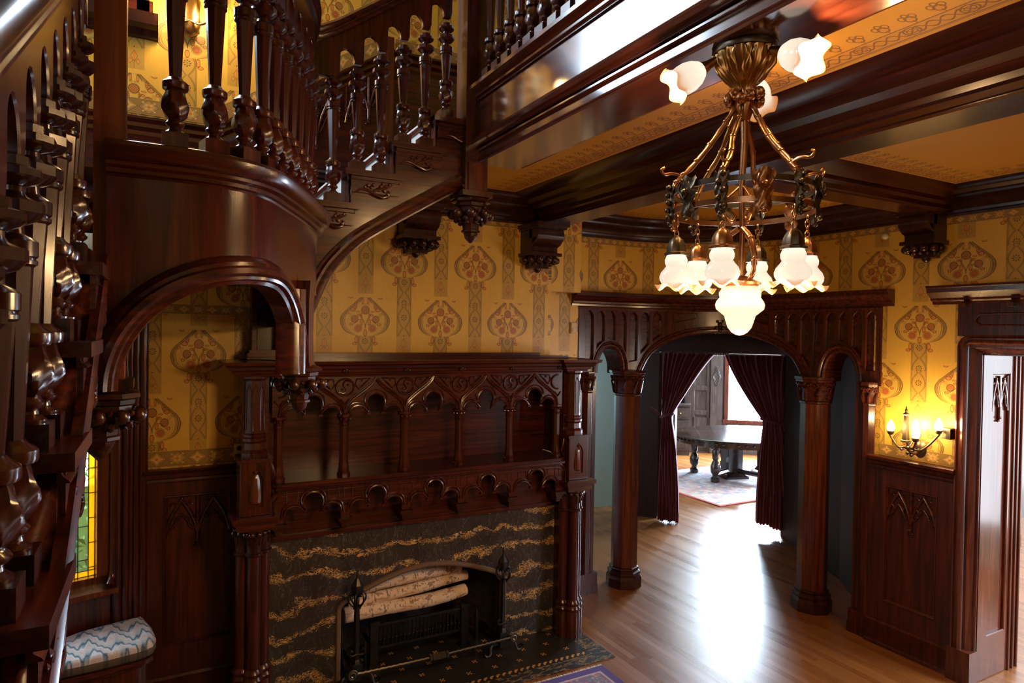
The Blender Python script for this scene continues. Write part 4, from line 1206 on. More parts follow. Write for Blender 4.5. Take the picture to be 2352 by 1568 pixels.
# reveal: panel facing the camera side, running into the next room
b = plate([(XR + .0, 0), (XR + .62, 0), (XR + .62, 2.44), (XR, 2.44)], [[(XR + .16, .32), (XR + .40, .32), (XR + .40, 2.24), (XR + .16, 2.24)]], .03, .006)
bx_ = nb(); box(bx_, XR, XR + .62, 0, 2.44, -.03, .008); join(b, bx_)
warp(b, lambda x, z, t: (x, yj + .03 - t, z)); part('reveal_panel', b, WREV, dr, 20)
b = nb(); tracery(b, XR + .17, XR + .39, 2.23, lambda a, c, d: (a, yj + .018 - d, c), .9); part('reveal_tracery', b, WREV, dr, 60)
b = nb()
for k, xx in enumerate((.46, .52, .58)): tube(b, [(XR + xx, yj - .004, 0.0), (XR + xx, yj - .004, 2.44)], .012, 8)
part('reveal_moulding', b, WREV, dr, 60)
b = nb(); box(b, XR + .58, XR + .60, yj - .014, yj - .002, .92, 1.02); part('strike_plate', b, BRASS, dr, 0, label='small brass strike plate')
b = nb(); box(b, XR + .0, XR + .62, 1.2, 2.515, 2.44, 2.5); part('reveal_head', b, WREV, dr, 0)
# room beyond the door: floor continues, a bright window wall
b = nb(); box(b, 8.0, 8.1, -2.5, 2.4, 0, 3.0); finish('wall_beyond_door', b, GREENWALL, kind='structure', smooth=0)
area('daylight beyond the door', (7.6, 1.2, 1.6), (5.6, 2.5, 1.2), .9, 2.2, 22, (.78, .86, 1.0))

# ------------------------------------------------------------------ lobby between the screen and the dining room
def vwall(name, p0, p1, z0, z1, mat, th=.1, holes=None, kind='structure', smooth=0, side=1, bev=0):
    L = hypot(p1[0] - p0[0], p1[1] - p0[1]); ux, uy = (p1[0] - p0[0]) / L, (p1[1] - p0[1]) / L
    b = plate([(0, z0), (L, z0), (L, z1), (0, z1)], holes or [], th, bev)
    warp(b, lambda s, z, t: (p0[0] + ux * s - uy * (t - th) * side, p0[1] + uy * s + ux * (t - th) * side, z))
    return finish(name, b, mat, kind=kind, smooth=smooth)
DD = Vector((1.09, -1.31)).normalized(); DA = Vector((5.95, 6.79))
dpt = lambda t, o=0.: (DA.x + DD.x * t + DD.y * -o * -1 * -1, DA.y + DD.y * t - DD.x * -o * -1) if False else (DA.x + DD.x * t - DD.y * o, DA.y + DD.y * t + DD.x * o)
p0, p1 = dpt(-.42), dpt(2.9)
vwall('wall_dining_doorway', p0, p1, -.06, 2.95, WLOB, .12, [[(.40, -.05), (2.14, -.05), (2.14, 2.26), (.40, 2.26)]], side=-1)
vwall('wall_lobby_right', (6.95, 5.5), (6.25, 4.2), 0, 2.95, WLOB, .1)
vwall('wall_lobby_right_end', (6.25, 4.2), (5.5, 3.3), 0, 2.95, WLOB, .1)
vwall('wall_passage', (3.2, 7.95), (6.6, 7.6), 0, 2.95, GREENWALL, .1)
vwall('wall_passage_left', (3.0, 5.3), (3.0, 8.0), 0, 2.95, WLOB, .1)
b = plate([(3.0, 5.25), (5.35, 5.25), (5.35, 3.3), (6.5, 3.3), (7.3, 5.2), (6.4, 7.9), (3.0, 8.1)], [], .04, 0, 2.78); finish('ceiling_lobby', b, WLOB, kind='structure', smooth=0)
b = nb(); box(b, 5.80, 5.83, 7.25, 7.35, 0, 2.3); finish('trim_passage_door_post', b, WBLUE, kind='structure', smooth=0)
b = nb(); sweep(b, [(0, 0), (.02, 0), (.02, .16), (.012, .175), (0, .18)], [(3.3, 7.94, 0), (6.4, 7.62, 0)]); sweep(b, [(0, 1.12), (.03, 1.12), (.03, 1.19), (0, 1.19)], [(3.3, 7.94, 0), (6.4, 7.62, 0)]); finish('baseboard_passage', b, WBLUE, kind='structure', smooth=0)
# beaded door leaf folded back at the left of the doorway
dl = empty('folded_door_leaf', (*dpt(.06, -.1), 0), 'narrow dark panelled door leaf folded back behind the left curtain', 'door')
def leaf_T(s, z, t):
    a = dpt(-.02 + s * .20, .06 + s * .98); n = dpt(-.02 + s * .20 + .98 * t, .06 + s * .98 - .2 * t); return (n[0], n[1], z)
b = plate([(0, .02), (.62, .02), (.62, 2.24), (0, 2.24)], [[(.09, .15), (.53, .15), (.53, .98), (.09, .98)], [(.09, 1.12), (.53, 1.12), (.53, 2.12), (.09, 2.12)]], .02, .004, .02)
b2 = nb(); box(b2, 0, .62, .02, 2.24, 0, .024); join(b, b2); warp(b, leaf_T); part('leaf', b, WBLUE, dl, 20)
b = nb()
for z0, z1 in ((.18, .95), (1.15, 2.09)):
    z = z0
    while z < z1: ball(b, leaf_T(.12, z, .03), .009, 1); z += .028
part('bead_row', b, WBLUE, dl, 60)
# blue-grey panel and ledge seen through the right narrow arch
b = nb(); T_ = lambda s, z, t: (6.95 - .47 * s - .88 * t * -1 * -1, 5.5 - .88 * s + .47 * t * 1, z)
pb = plate([(0, 0), (1.4, 0), (1.4, 1.15), (0, 1.15)], [[(.1, .2), (1.3, .2), (1.3, 1.02), (.1, 1.02)]], .03, .004)
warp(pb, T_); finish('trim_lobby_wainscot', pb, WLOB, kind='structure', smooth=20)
b = nb(); box(b, .25, 1.05, 1.25, 2.3, 0, .02); warp(b, T_); finish('trim_lobby_panel', b, WBLUE, kind='structure', smooth=0)

# curtains ---------------------------------------------------------------
def curtain(name, label, top, mid, bot, zt, zm, zb, off, npl=13, seed=1, slope=0.):
    """top/mid/bot = (t0,t1) along the doorway line"""
    b = nb(); nu, nv = npl * 8, 44; rows = []
    for j in range(nv + 1):
        v = j / nv; z = zt + (zb - zt) * v; vm = (zt - zm) / (zt - zb)
        if v < vm:
            q = v / vm; e = q ** 1.25
            a0 = top[0] + (mid[0] - top[0]) * e; a1 = top[1] + (mid[1] - top[1]) * (q ** .85 if top[1] - mid[1] > 0 else e)
            if top[1] < mid[1]: a0, a1 = top[0] + (mid[0] - top[0]) * e, top[1] + (mid[1] - top[1]) * e
        else:
            q = (v - vm) / (1 - vm); e = 1 - (1 - q) ** 2.2
            a0 = mid[0] + (bot[0] - mid[0]) * e; a1 = mid[1] + (bot[1] - mid[1]) * e
        width = abs(a1 - a0); amp = .030 + .035 * (1 - min(1, width / .7))
        if abs(v - vm) < .03: amp *= .6
        r = []
        for i in range(nu + 1):
            u = i / nu; t = a0 + (a1 - a0) * u
            d = amp * sin(u * npl * 2 * pi + .6 * sin(v * 5 + seed)) * (1 if v > .01 else .7) + .012 * sin(u * 31 + v * 9 + seed)
            zz = z + (.012 * sin(u * 17 + seed) if j == nv else 0) + slope * (1 - u) * max(0, v - .7) / .3
            p = dpt(t, off + d); r.append(b.verts.new((p[0], p[1], zz)))
        rows.append(r)
    for A, B in zip(rows, rows[1:]):
        for i in range(nu): b.faces.new((A[i], A[i + 1], B[i + 1], B[i]))
    c = empty(name, (*dpt(sum(bot) / 2, off), 0), label, 'curtain', 'velvet curtains of the dining room doorway')
    o = part('drape', b, VELVET, c, 80); m = o.modifiers.new('th', 'SOLIDIFY'); m.thickness = .006
    b = nb(); L = []
    for k in range(0, 17):
        a = 2 * pi * k / 16; L.append((a, ))
    tm = (mid[0] + mid[1]) / 2; hw = abs(mid[1] - mid[0]) / 2 + .02
    ring = [Vector((*dpt(tm + hw * cos(2 * pi * k / 20), off + .07 * sin(2 * pi * k / 20)), zm + .03 * cos(2 * pi * k / 20) * (1 if top[0] < 0.3 else -1))) for k in range(20)]
    tube(b, ring, .020, 8, closed=True)
    e0 = -.10 if top[0] < .3 else 1.78
    tube(b, [Vector((*dpt(tm + (hw if e0 > 1 else -hw), off), zm)), Vector((*dpt((tm + e0) / 2 + 0, off - .02), zm + .02)), Vector((*dpt(e0, off - .04), zm + .10))], [.020, .016, .014], 6)
    part('tieback', b, VELVET, c, 60)
    return c
curtain('velvet_curtain', 'burgundy velvet curtain tied back at the left of the dining room doorway', (.03, .72), (.05, .175), (.01, .29), 2.262, 1.42, .018, -.10, 11, 1)
curtain('velvet_curtain', 'burgundy velvet curtain tied back at the right of the dining room doorway', (.84, 1.68), (1.31, 1.56), (1.24, 1.74), 2.246, 1.42, .018, -.10, 13, 3, .12)
rd = empty('curtain_rod', (*dpt(.83, -.10), 2.25), 'thin metal rod carrying the two burgundy velvet curtains', 'curtain rod')
b = nb(); tube(b, [(*dpt(-.1, -.10), 2.252), (*dpt(1.75, -.10), 2.252)], .010, 8); part('rod', b, STEEL, rd, 60)
b = nb()
for k in range(22):
    t = .60 + k * .028
    ring = [Vector((*dpt(t, -.10 + .016 * sin(2 * pi * q / 8)), 2.250 + .016 * cos(2 * pi * q / 8))) for q in range(8)]
    tube(b, ring, .003, 4, closed=True)
o = part('ring', b, STEEL, rd, 60); o['kind'] = 'stuff'

# ------------------------------------------------------------------ dining room
QA = Vector((9.92, 10.41)); QD = Vector((.77, -.64)).normalized()
q = lambda t, o=0.: (QA.x + QD.x * t - QD.y * o, QA.y + QD.y * t + QD.x * o)
LW = 4.6
p0, p1 = q(-1.6), q(3.7)
wh = lambda a, c, z0=.72, z1=2.55: [(a + 1.6, z0), (c + 1.6, z0), (c + 1.6, z1), (a + 1.6, z1)]
vwall('wall_dining_window', p0, p1, 0, 3.0, WBLUE, .12, [wh(.78, 1.85), wh(2.3, 3.4)], side=-1)
vwall('wall_dining_side', q(3.7), (12.75, 5.4), 0, 3.0, WBLUE, .12, [[(.5, .72), (2.0, .72), (2.0, 2.55), (.5, 2.55)]], side=-1)
vwall('wall_dining_left', (6.2, 10.2), q(-1.6), 0, 3.0, WBLUE, .12, side=-1)
vwall('wall_dining_left_end', (5.9, 8.2), (6.2, 10.2), 0, 3.0, WBLUE, .12, side=-1)
vwall('wall_dining_near', (7.6, 4.7), (12.75, 4.7), 0, 3.0, WBLUE, .1)
b = plate([(6.45, 7.7), (7.35, 5.2), (7.6, 4.6), (12.8, 4.6), (12.8, 8.3), (9.0, 11.6), (6.1, 10.4), (5.8, 8.0)], [], .05, 0, 2.98); finish('ceiling_dining', b, simple('dining ceiling', (.45, .40, .30), .8), kind='structure', smooth=0)
def qwin(k, a, c):
    b = nb()
    for (s0, s1, z0, z1) in ((a - .06, a + .02, .66, 2.6), (c - .02, c + .06, .66, 2.6), (a - .06, c + .06, 2.53, 2.62), (a - .02, c + .02, 1.86, 1.90)):
        for_ = nb(); box(for_, s0, s1, z0, z1, -.06, .02); join(b, for_)
    b2 = nb(); box(b2, a - .09, c + .09, .66, .73, -.10, .02); join(b, b2)
    warp(b, lambda s, z, t: (*q(s, t), z)); finish('window_%d' % k, b, WREV, kind='structure', smooth=0)
qwin(1, .78, 1.85); qwin(2, 2.3, 3.4)
# pilaster with diamonds left of the window, panelled door left of it
def qbox(b, s0, s1, z0, z1, d0, d1): t = nb(); box(t, s0, s1, z0, z1, d0, d1); warp(t, lambda s, z, d: (*q(s, -d), z)); join(b, t)
b = nb(); qbox(b, .44, .68, 0, 2.6, 0, .06); qbox(b, .42, .70, 2.45, 2.52, .06, .10); qbox(b, -.02, .06, 0, 2.6, 0, .05)
for zc in (1.62,):
    for sgn in (.11, .08):
        tube(b, [Vector((*q(.56 + dx, -.065), zc + dz)) for dx, dz in ((0, sgn * 1.9), (sgn * .7, 0), (0, -sgn * 1.9), (-sgn * .7, 0))], .008, 6, closed=True)
qbox(b, .02, .46, 0, .75, 0, .03); 
finish('trim_dining_pilaster', b, WBLUE, kind='structure', smooth=20)
b = plate([(.06, .02), (.42, .02), (.42, 2.4), (.06, 2.4)], [[(.12, .9), (.36, .9), (.36, 1.32), (.12, 1.32)], [(.12, 1.42), (.36, 1.42), (.36, 2.3), (.12, 2.3)], [(.12, .12), (.36, .12), (.36, .8), (.12, .8)]], .03, .006, .0)
warp(b, lambda s, z, d: (*q(s, -d - .0), z)); finish('door_1', b, WBLUE, kind='structure', smooth=20)
# built-in sideboard left
sb = empty('sideboard', (*q(-.55), 0), 'old dark panelled sideboard with a brass knobbed drawer beyond the left curtain', 'sideboard')
def sbp(name, mat, *bx):
    b = nb()
    for x in bx: qbox(b, *x)
    return part(name, b, mat, sb, 20)
sbp('cabinet_body', WBLUE, (-1.25, .0, 0, 1.02, 0, .45), (-1.27, .02, 1.02, 1.06, 0, .49))
sbp('recess_back', WDK, (-1.2, -.02, 1.06, 1.75, 0, .02)); sbp('upper_shelf', WBLUE, (-1.25, .0, 1.75, 2.5, 0, .35), (-.10, .0, 1.06, 1.75, 0, .30))
for k in range(3):
    s0 = -1.20 + .41 * k
    dw_ = sbp('drawer', WBLUE, (s0, s0 + .36, .76, .98, .45, .475), (s0 + .04, s0 + .32, .80, .94, .475, .485))
    b = nb(); ball(b, (*q(s0 + .18, -.50), .87), .018, 2); part('knob', b, BRASS, dw_, 60, label='brass knob')
    sbp('cabinet_door', WBLUE, (s0, s0 + .36, .10, .72, .45, .475), (s0 + .05, s0 + .31, .15, .67, .475, .485))
# table ----------------------------------------------------------------
tb = empty('dining_table', (9.2, 8.2, 0), 'large oval dark polished dining table behind the velvet curtains', 'table')
b = nb(); lathe(b, [(1.28, .715), (1.33, .722), (1.35, .735), (1.35, .748), (1.33, .755)], 64, Matrix.Translation((9.22, 8.2, 0)) @ Matrix.Rotation(-.35, 4, 'Z') @ Matrix.Diagonal((1, .76, 1, 1))); part('tabletop', b, WTABLE, tb, 40)
b = nb(); lathe(b, [(1.27, .62), (1.28, .715)], 64, Matrix.Translation((9.22, 8.2, 0)) @ Matrix.Rotation(-.35, 4, 'Z') @ Matrix.Diagonal((1, .76, 1, 1)))
for k in range(64):
    a = 2 * pi * k / 64; v = Matrix.Rotation(-.35, 3, 'Z') @ Vector((1.285 * cos(a), 1.285 * .76 * sin(a), 0)); ball(b, (9.22 + v.x, 8.2 + v.y, .68), .026, 1, (1, 1, .8))
part('apron', b, WTABLE, tb, 40)
LEG = [(.05, 0), (.075, .02), (.075, .08), (.05, .10), (.045, .13), (.075, .18), (.085, .26), (.06, .34), (.04, .38), (.055, .42), (.06, .52), (.05, .56), (.08, .58), (.08, .66)]
for lx, ly in ((8.27, 8.02), (8.95, 7.45), (9.9, 7.35), (9.5, 9.0), (8.5, 8.75)):
    b = nb(); lathe(b, LEG, 14, Matrix.Translation((lx, ly, 0))); part('leg', b, WTABLE, tb, 40)
for lx, ly in ((8.85, 8.2), (9.65, 8.1)):
    b = nb(); lathe(b, [(.30, .0), (.30, .05), (.24, .07), (.20, .12), (.19, .14), (.19, .58), (.24, .62)], 4, Matrix.Translation((lx, ly, 0)), pi / 4 - .3); part('pedestal', b, WTABLE, tb, 20)
b = nb(); tube(b, [(8.27, 8.02, .14), (8.85, 8.2, .14)], .04, 8); tube(b, [(8.95, 7.45, .14), (8.85, 8.2, .14)], .04, 8); part('stretcher', b, WTABLE, tb, 40)
b = nb(); box(b, -1.55, 1.55, -1.1, 1.1, 0, .012); o = finish('dining_rug', b, RUG2, loc=(8.73, 7.95, .001), label='pale oriental rug under the dining table', cat='rug', smooth=0)

# ------------------------------------------------------------------ fireplace mantel
MC = 1.768
mt = empty('fireplace_mantel', (MC, 4.6, 0), 'tall carved mahogany fireplace mantel with gothic arcades around veined black marble', 'fireplace')
YF = 4.50
def Tm(y0): return lambda x, z, t: (x, y0 - t, z)
# marble face with arched fire opening
op = [(1.105, -.001)]
op = [(1.105, .002), (1.105, .50)] + [(1.105 + .10 * (1 - cos(radians(a))), .50 + .085 * sin(radians(a))) for a in (25, 50, 70)] + [(1.25, .618), (1.42, .68), (1.60, .727), (1.785, .745), (1.97, .727), (2.15, .68), (2.32, .618)] + [(2.465 - .10 * (1 - cos(radians(a))), .50 + .085 * sin(radians(a))) for a in (70, 50, 25)] + [(2.465, .50), (2.465, .002)]
b = plate([(.60, 0), (2.93, 0), (2.93, 1.09), (.60, 1.09)], [op], .03, 0); warp(b, Tm(4.647)); part('marble_surround', b, MARBLE, mt, 0)
b = nb(); sweep(b, [(-.004, 0), (.0, .012), (.006, .018), (.022, .018), (.034, .010), (.036, -.04), (-.004, -.04)], [(x, 4.617, z) for x, z in op], N=(0, -1, 0)); part('opening_trim', b, STONEB, mt, 30, label='worn brown edging of the fire opening')
# firebox
b = nb()
fp = [(1.105, 4.64), (1.30, 5.06), (2.27, 5.06), (2.465, 4.64)]
v0 = [b.verts.new((x, y, 0.004)) for x, y in fp]; v1 = [b.verts.new((x, y, .80)) for x, y in fp]
for i in range(3): b.faces.new((v0[i], v0[i + 1], v1[i + 1], v1[i]))
b.faces.new(v0[::-1]); b.faces.new(v1)
def brick():
    m, nt, bb = newmat('sooty firebrick courses'); v, x, y, z = objxyz(nt)
    br = nt.nodes.new('ShaderNodeTexBrick'); mp = nt.nodes.new('ShaderNodeMapping'); mp.inputs['Rotation'].default_value = (pi / 2, 0, 0); nt.links.new(v, mp.inputs[0]); nt.links.new(mp.outputs[0], br.inputs['Vector'])
    br.inputs['Scale'].default_value = 6; br.inputs['Color1'].default_value = (.030, .017, .012, 1); br.inputs['Color2'].default_value = (.018, .011, .009, 1); br.inputs['Mortar'].default_value = (.004, .004, .004, 1)
    nt.links.new(br.outputs[0], bb.inputs['Base Color']); bb.inputs['Roughness'].default_value = .85
    return m
part('firebox', b, brick(), mt, 0)
# frieze board over marble with niche back and shelf
b = nb(); box(b, .62, 2.92, 4.60, 4.64, 1.08, 1.49); part('frieze_board', b, WX, mt, 0)
b = nb(); box(b, .62, 2.92, 4.58, 4.60, 1.065, 1.095); part('marble_fillet', b, WX, mt, 0)
b = nb(); box(b, .60, 2.94, 4.80, 4.83, 1.49, 2.20); box(b, .60, .625, 4.50, 4.82, 1.49, 2.20); box(b, 2.915, 2.94, 4.50, 4.82, 1.49, 2.20); part('niche_back', b, WX, mt, 0)
b = nb()
b2 = plate([(.64, 4.82), (.64, 4.44), (.70, 4.40), (2.84, 4.40), (2.90, 4.44), (2.90, 4.82)], [], .03, .004); warp(b2, lambda x, y, z: (x, y, 1.462 + z)); join(b, b2)
sweep(b, [(0, 1.44), (.010, 1.445), (.014, 1.462), (0, 1.465)], [(.66, 4.42, 0), (2.88, 4.42, 0)]); part('shelf', b, WX, mt, 30)
# posts and arcades
PX = [.685, 1.1175, 1.5525, 1.983, 2.4145, 2.850]
PITCH_ = (PX[5] - PX[0]) / 5
for x in PX:
    b = nb(); M = Matrix.Translation((x, 4.50, 0))
    lathe(b, [(.045, 1.492), (.045, 1.51), (.036, 1.52), (.038, 1.535), (.034, 1.56), (.032, 1.585)], 8, M, pi / 8)
    lathe(b, [(.030, 1.585), (.029, 1.84)], 8, M, pi / 8)
    lathe(b, [(.033, 1.835), (.035, 1.845), (.030, 1.855), (.036, 1.88), (.046, 1.895), (.050, 1.90), (.050, 1.915)], 8, M, pi / 8)
    for k in range(8):
        a = k * pi / 4; ball(b, (x + .042 * cos(a), 4.50 + .042 * sin(a), 1.885), .010, 1)
    part('arcade_post', b, WZ, mt, 25)
TREF = trefoil(.186, .150, r=.066, cusp=.062)
def arcade_outline(z0, ztop, zdrop):
    out = [(PX[0] - .045, zdrop)]
    for i in range(5):
        c = (PX[i] + PX[i + 1]) / 2
        out += [(c - .186, zdrop)] + [(c + a, z0 + z) for a, z in TREF] + [(c + .186, zdrop)]
    out += [(PX[5] + .045, zdrop), (PX[5] + .045, ztop), (PX[0] - .045, ztop)]
    return out
def edge_ribs(b, z0, y, r=.008, off=.0):
    for i in range(5):
        c = (PX[i] + PX[i + 1]) / 2
        tube(b, [(c + a * 1.0, y, z0 + z) for a, z in TREF], r, 6)
        g = [(a * 1.0, z) for a, z in TREF]
        tube(b, [(c - .205, y, z0 - .01)] + [(c + (a - .012 if a < -.07 else a + .012 if a > .07 else a * 1.22), y + .0, z0 + z + .020 + (.002 if abs(a) < .06 else 0)) for a, z in TREF if z > .02] + [(c + .205, y, z0 - .01)], r * .75, 6)
        for sg in (-1, 1):
            box(b, c + sg * .052 - .014, c + sg * .052 + .014, y - .012, y + .012, z0 + .002, z0 + .016)
b = plate(arcade_outline(1.905, 2.19, 1.905), [], .026, .003); warp(b, Tm(4.513)); part('upper_arcade_board', b, WX, mt, 25)
b = nb(); edge_ribs(b, 1.905, 4.485); part('upper_arcade_cusps', b, WZ, mt, 50)
b = nb(); y = 4.482
for i in range(5):
    c = (PX[i] + PX[i + 1]) / 2; h = PITCH_ / 2
    for sg in (-1, 1):
        pts = catmull([(c + sg * h, y, 1.915), (c + sg * h * .92, y, 1.975), (c + sg * h * .62, y, 2.035), (c + sg * h * .30, y, 2.085), (c + sg * h * .08, y, 2.13), (c, y, 2.165)], 4)
        tube(b, pts, .009, 6)
        tube(b, [p + Vector((-sg * .0, 0, .018)) for p in pts[2:-3]], .005, 6)
    if i == 0 or i == 4:
        pass
for i in range(6):
    cx = PX[i]
    ring = [Vector((cx + .062 * cos(2 * pi * k / 24), y, 2.100 + .058 * sin(2 * pi * k / 24))) for k in range(24)]
    if i in (0, 5): ring = [p for p in ring if (p.x >= cx if i == 0 else p.x <= cx)]; tube(b, sorted(ring, key=lambda p: p.z), .007, 6)
    else: tube(b, ring, .007, 6, closed=True)
    if 0 < i < 5:
        S = catmull([(cx + .045, y, 2.135), (cx + .005, y, 2.145), (cx - .012, y, 2.115), (cx + .010, y, 2.085), (cx - .008, y, 2.06), (cx - .045, y, 2.068)], 4)
        tube(b, S, .006, 6); ball(b, (cx + .02, y, 2.118), .009, 1); ball(b, (cx - .018, y, 2.085), .009, 1)
    for sg in (-1, 1):
        if (i == 0 and sg < 0) or (i == 5 and sg > 0): continue
        tri = [(cx + sg * .080, y, 2.155), (cx + sg * .175, y, 2.160), (cx + sg * .135, y, 2.125), (cx + sg * .095, y, 2.085), (cx + sg * .072, y, 2.115)]
        tube(b, tri, .005, 6, closed=True); ball(b, (cx + sg * .115, y, 2.145), .008, 1)
    tube(b, [(cx - .03, y, 2.02), (cx, y, 1.985), (cx + .03, y, 2.02)], .005, 6)
tube(b, [(PX[0] - .03, y, 2.180), (PX[5] + .03, y, 2.180)], .008, 6)
part('upper_arcade_tracery', b, WX, mt, 50)
# lower arcade under the shelf
b = plate(arcade_outline(1.262, 1.45, 1.215), [], .026, .003); warp(b, Tm(4.463)); part('lower_arcade_board', b, WX, mt, 25)
b = nb(); edge_ribs(b, 1.262, 4.432)
for i in range(5):
    c = (PX[i] + PX[i + 1]) / 2
    for dx in (-.17, -.10, .10, .17, -.005 + .21):
        tube(b, [(c + dx, 4.437, 1.36 if abs(dx) < .12 else 1.345), (c + dx, 4.437, 1.43)], .0035, 5)
fr = [(PX[0] - .055, 4.437, 1.20), (PX[0] - .055, 4.437, 1.36)] + [(PX[0] - .055 + .07 * (1 - cos(radians(a))), 4.437, 1.365 + .072 * sin(radians(a))) for a in (20, 45, 70, 90)]
fr += [(2 * MC - x, yy, z) for x, yy, z in fr[::-1]]
tube(b, fr, .010, 8); tube(b, [(x + (.022 if x < MC else -.022), yy, z - .022) for x, yy, z in fr], .007, 6)
part('lower_arcade_cusps', b, WZ, mt, 50)
for x in PX:
    b = nb(); box(b, x - .048, x + .048, 4.415, 4.60, 1.195, 1.215); box(b, x - .036, x + .036, 4.43, 4.60, 1.178, 1.196); box(b, x - .026, x + .026, 4.44, 4.60, 1.150, 1.179); box(b, x - .018, x + .018, 4.455, 4.60, 1.128, 1.151)
    part('arcade_corbel', b, WDK, mt, 20)
# side piers
for cx, sg in ((.535, 1), (2.998, -1)):
    b = nb()
    for dx, dy in ((-.062, .03), (0, -.03), (.062, .03)):
        M = Matrix.Translation((cx + dx, 4.47 + dy, 0))
        lathe(b, [(.060, 0), (.060, .20), (.056, .215), (.060, .225), (.064, .24), (.058, .25), (.054, .262), (.058, .272), (.060, .285), (.050, .30), (.046, .31)], 16, M)
    part('cluster_base', b, WZ, mt, 35)
    b = nb()
    for dx, dy in ((-.062, .03), (0, -.03), (.062, .03)):
        lathe(b, [(.043, .30), (.043, 1.06)], 16, Matrix.Translation((cx + dx, 4.47 + dy, 0)))
    box(b, cx - .08, cx + .08, 4.49, 4.64, 0, 1.22); part('cluster_shafts', b, WZ, mt, 35)
    b = nb()
    for dx, dy in ((-.062, .03), (0, -.03), (.062, .03)):
        M = Matrix.Translation((cx + dx, 4.47 + dy, 0))
        lathe(b, [(.045, 1.035), (.056, 1.045), (.056, 1.055), (.046, 1.062), (.048, 1.12), (.060, 1.18), (.066, 1.215)], 16, M)
        for a in (-150, -110, -70, -30):
            ball(b, (cx + dx + .062 * cos(radians(a)), 4.47 + dy + .062 * sin(radians(a)), 1.185), .020, 2)
            tube(b, [(cx + dx + .055 * cos(radians(a + 12)), 4.47 + dy + .055 * sin(radians(a + 12)), 1.165), (cx + dx + .05 * cos(radians(a + 12)), 4.47 + dy + .05 * sin(radians(a + 12)), 1.11)], [.009, .004], 6)
    part('cluster_capital', b, WDK, mt, 40)
    b = nb()
    for z0, z1, g in ((1.212, 1.225, .100), (1.225, 1.262, .115), (1.262, 1.275, .130), (1.275, 1.305, .140)):
        box(b, cx - g, cx + g, 4.44 - g + .03, 4.64, z0, z1)
    part('impost_block', b, WX, mt, 20)
    b = plate([(cx - .092, 1.305), (cx + .092, 1.305), (cx + .092, 1.645), (cx - .092, 1.645)], [lancet(cx, 1.36, 1.60, .042)], .012, .003); warp(b, Tm(4.40))
    bb_ = nb(); box(bb_, cx - .092, cx + .092, 4.398, 4.62, 1.305, 1.645); join(b, bb_)
    box(b, cx - .104, cx + .104, 4.375, 4.62, 1.645, 1.668)
    part('pedestal', b, WZ, mt, 20)
    b = nb(); lathe(b, [(.010, 1.375), (.032, 1.385), (.036, 1.42), (.026, 1.53), (.016, 1.565), (.004, 1.575)], 8, Matrix.Translation((cx, 4.40, 0)) @ Matrix.Diagonal((1, .55, 1, 1)), pi / 8); ball(b, (cx, 4.392, 1.585), .014, 1); part('pedestal_shield', b, WREV, mt, 25, label='small polished shield in the pedestal niche')
    b = nb(); M = Matrix.Translation((cx, 4.485, 0))
    lathe(b, [(.085, 1.668), (.085, 1.70), (.070, 1.72), (.066, 1.76), (.078, 1.775), (.078, 1.79), (.068, 1.80), (.072, 1.815), (.064, 1.825), (.062, 2.16), (.075, 2.175), (.075, 2.19)], 8, M, pi / 8)
    box(b, cx - .062, cx + .062, 4.49, 4.64, 1.668, 2.19)
    part('upper_pilaster', b, WZ, mt, 20)
    b = nb()
    for k in range(8):
        a = 2 * pi * k / 8; R = Matrix.Translation((cx + .058 * cos(a), 4.485 + .058 * sin(a), 0)) @ Matrix.Rotation(a + pi / 2, 4, 'Z')
        if sin(a) > .5: continue
        tube(b, [R @ Vector(p) for p in [(-.016, 0, 1.84), (-.016, 0, 2.10), (0, 0, 2.135), (.016, 0, 2.10), (.016, 0, 1.84)]], .0035, 5)
    part('pilaster_flutes', b, WX, mt, 60)
    # side scroll between pier and arcade
    b = nb(); xs = cx + sg * .09
    tube(b, [(xs, 4.47, 1.50), (xs + sg * .03, 4.46, 1.54), (xs + sg * .015, 4.46, 1.60), (xs, 4.47, 1.64)], .014, 6); tube(b, [(xs + sg * .005, 4.45, 1.35), (xs + sg * .03, 4.45, 1.40), (xs + sg * .005, 4.45, 1.46)], .010, 6)
    part('side_scroll', b, WX, mt, 60)
# cornice with breaks over the piers
b = nb()
CO = [(-.20, 2.185), (.0, 2.185), (.004, 2.20), (.02, 2.205), (.024, 2.222), (.045, 2.232), (.055, 2.25), (.085, 2.262), (.09, 2.283), (-.20, 2.29)]
xl, xr = .43, 3.095; yb, yf = 4.48, 4.425
path = [(xl, 4.80, 0), (xl, yf, 0), (.64, yf, 0), (.64, yb, 0), (2.90, yb, 0), (2.90, yf, 0), (xr, yf, 0), (xr, 4.80, 0)]
sweep(b, CO, path); part('cornice', b, WX, mt, 28)
b = nb(); box(b, .50, 3.02, 4.60, 4.83, 2.27, 2.305); box(b, .62, 2.78, 4.66, 4.835, 2.305, 2.33); part('mantel_top', b, WX, mt, 0)
b = nb(); 
for x in PX: 
    for dx, dz, r in ((-.016, 0, .013), (.016, 0, .013), (0, .008, .014), (0, -.006, .010)): ball(b, (x, yb - .026, 2.216) if False else (x + dx, yb - .026, 2.214 + dz), r, 1)
part('cornice_rosettes', b, WDK, mt, 60)
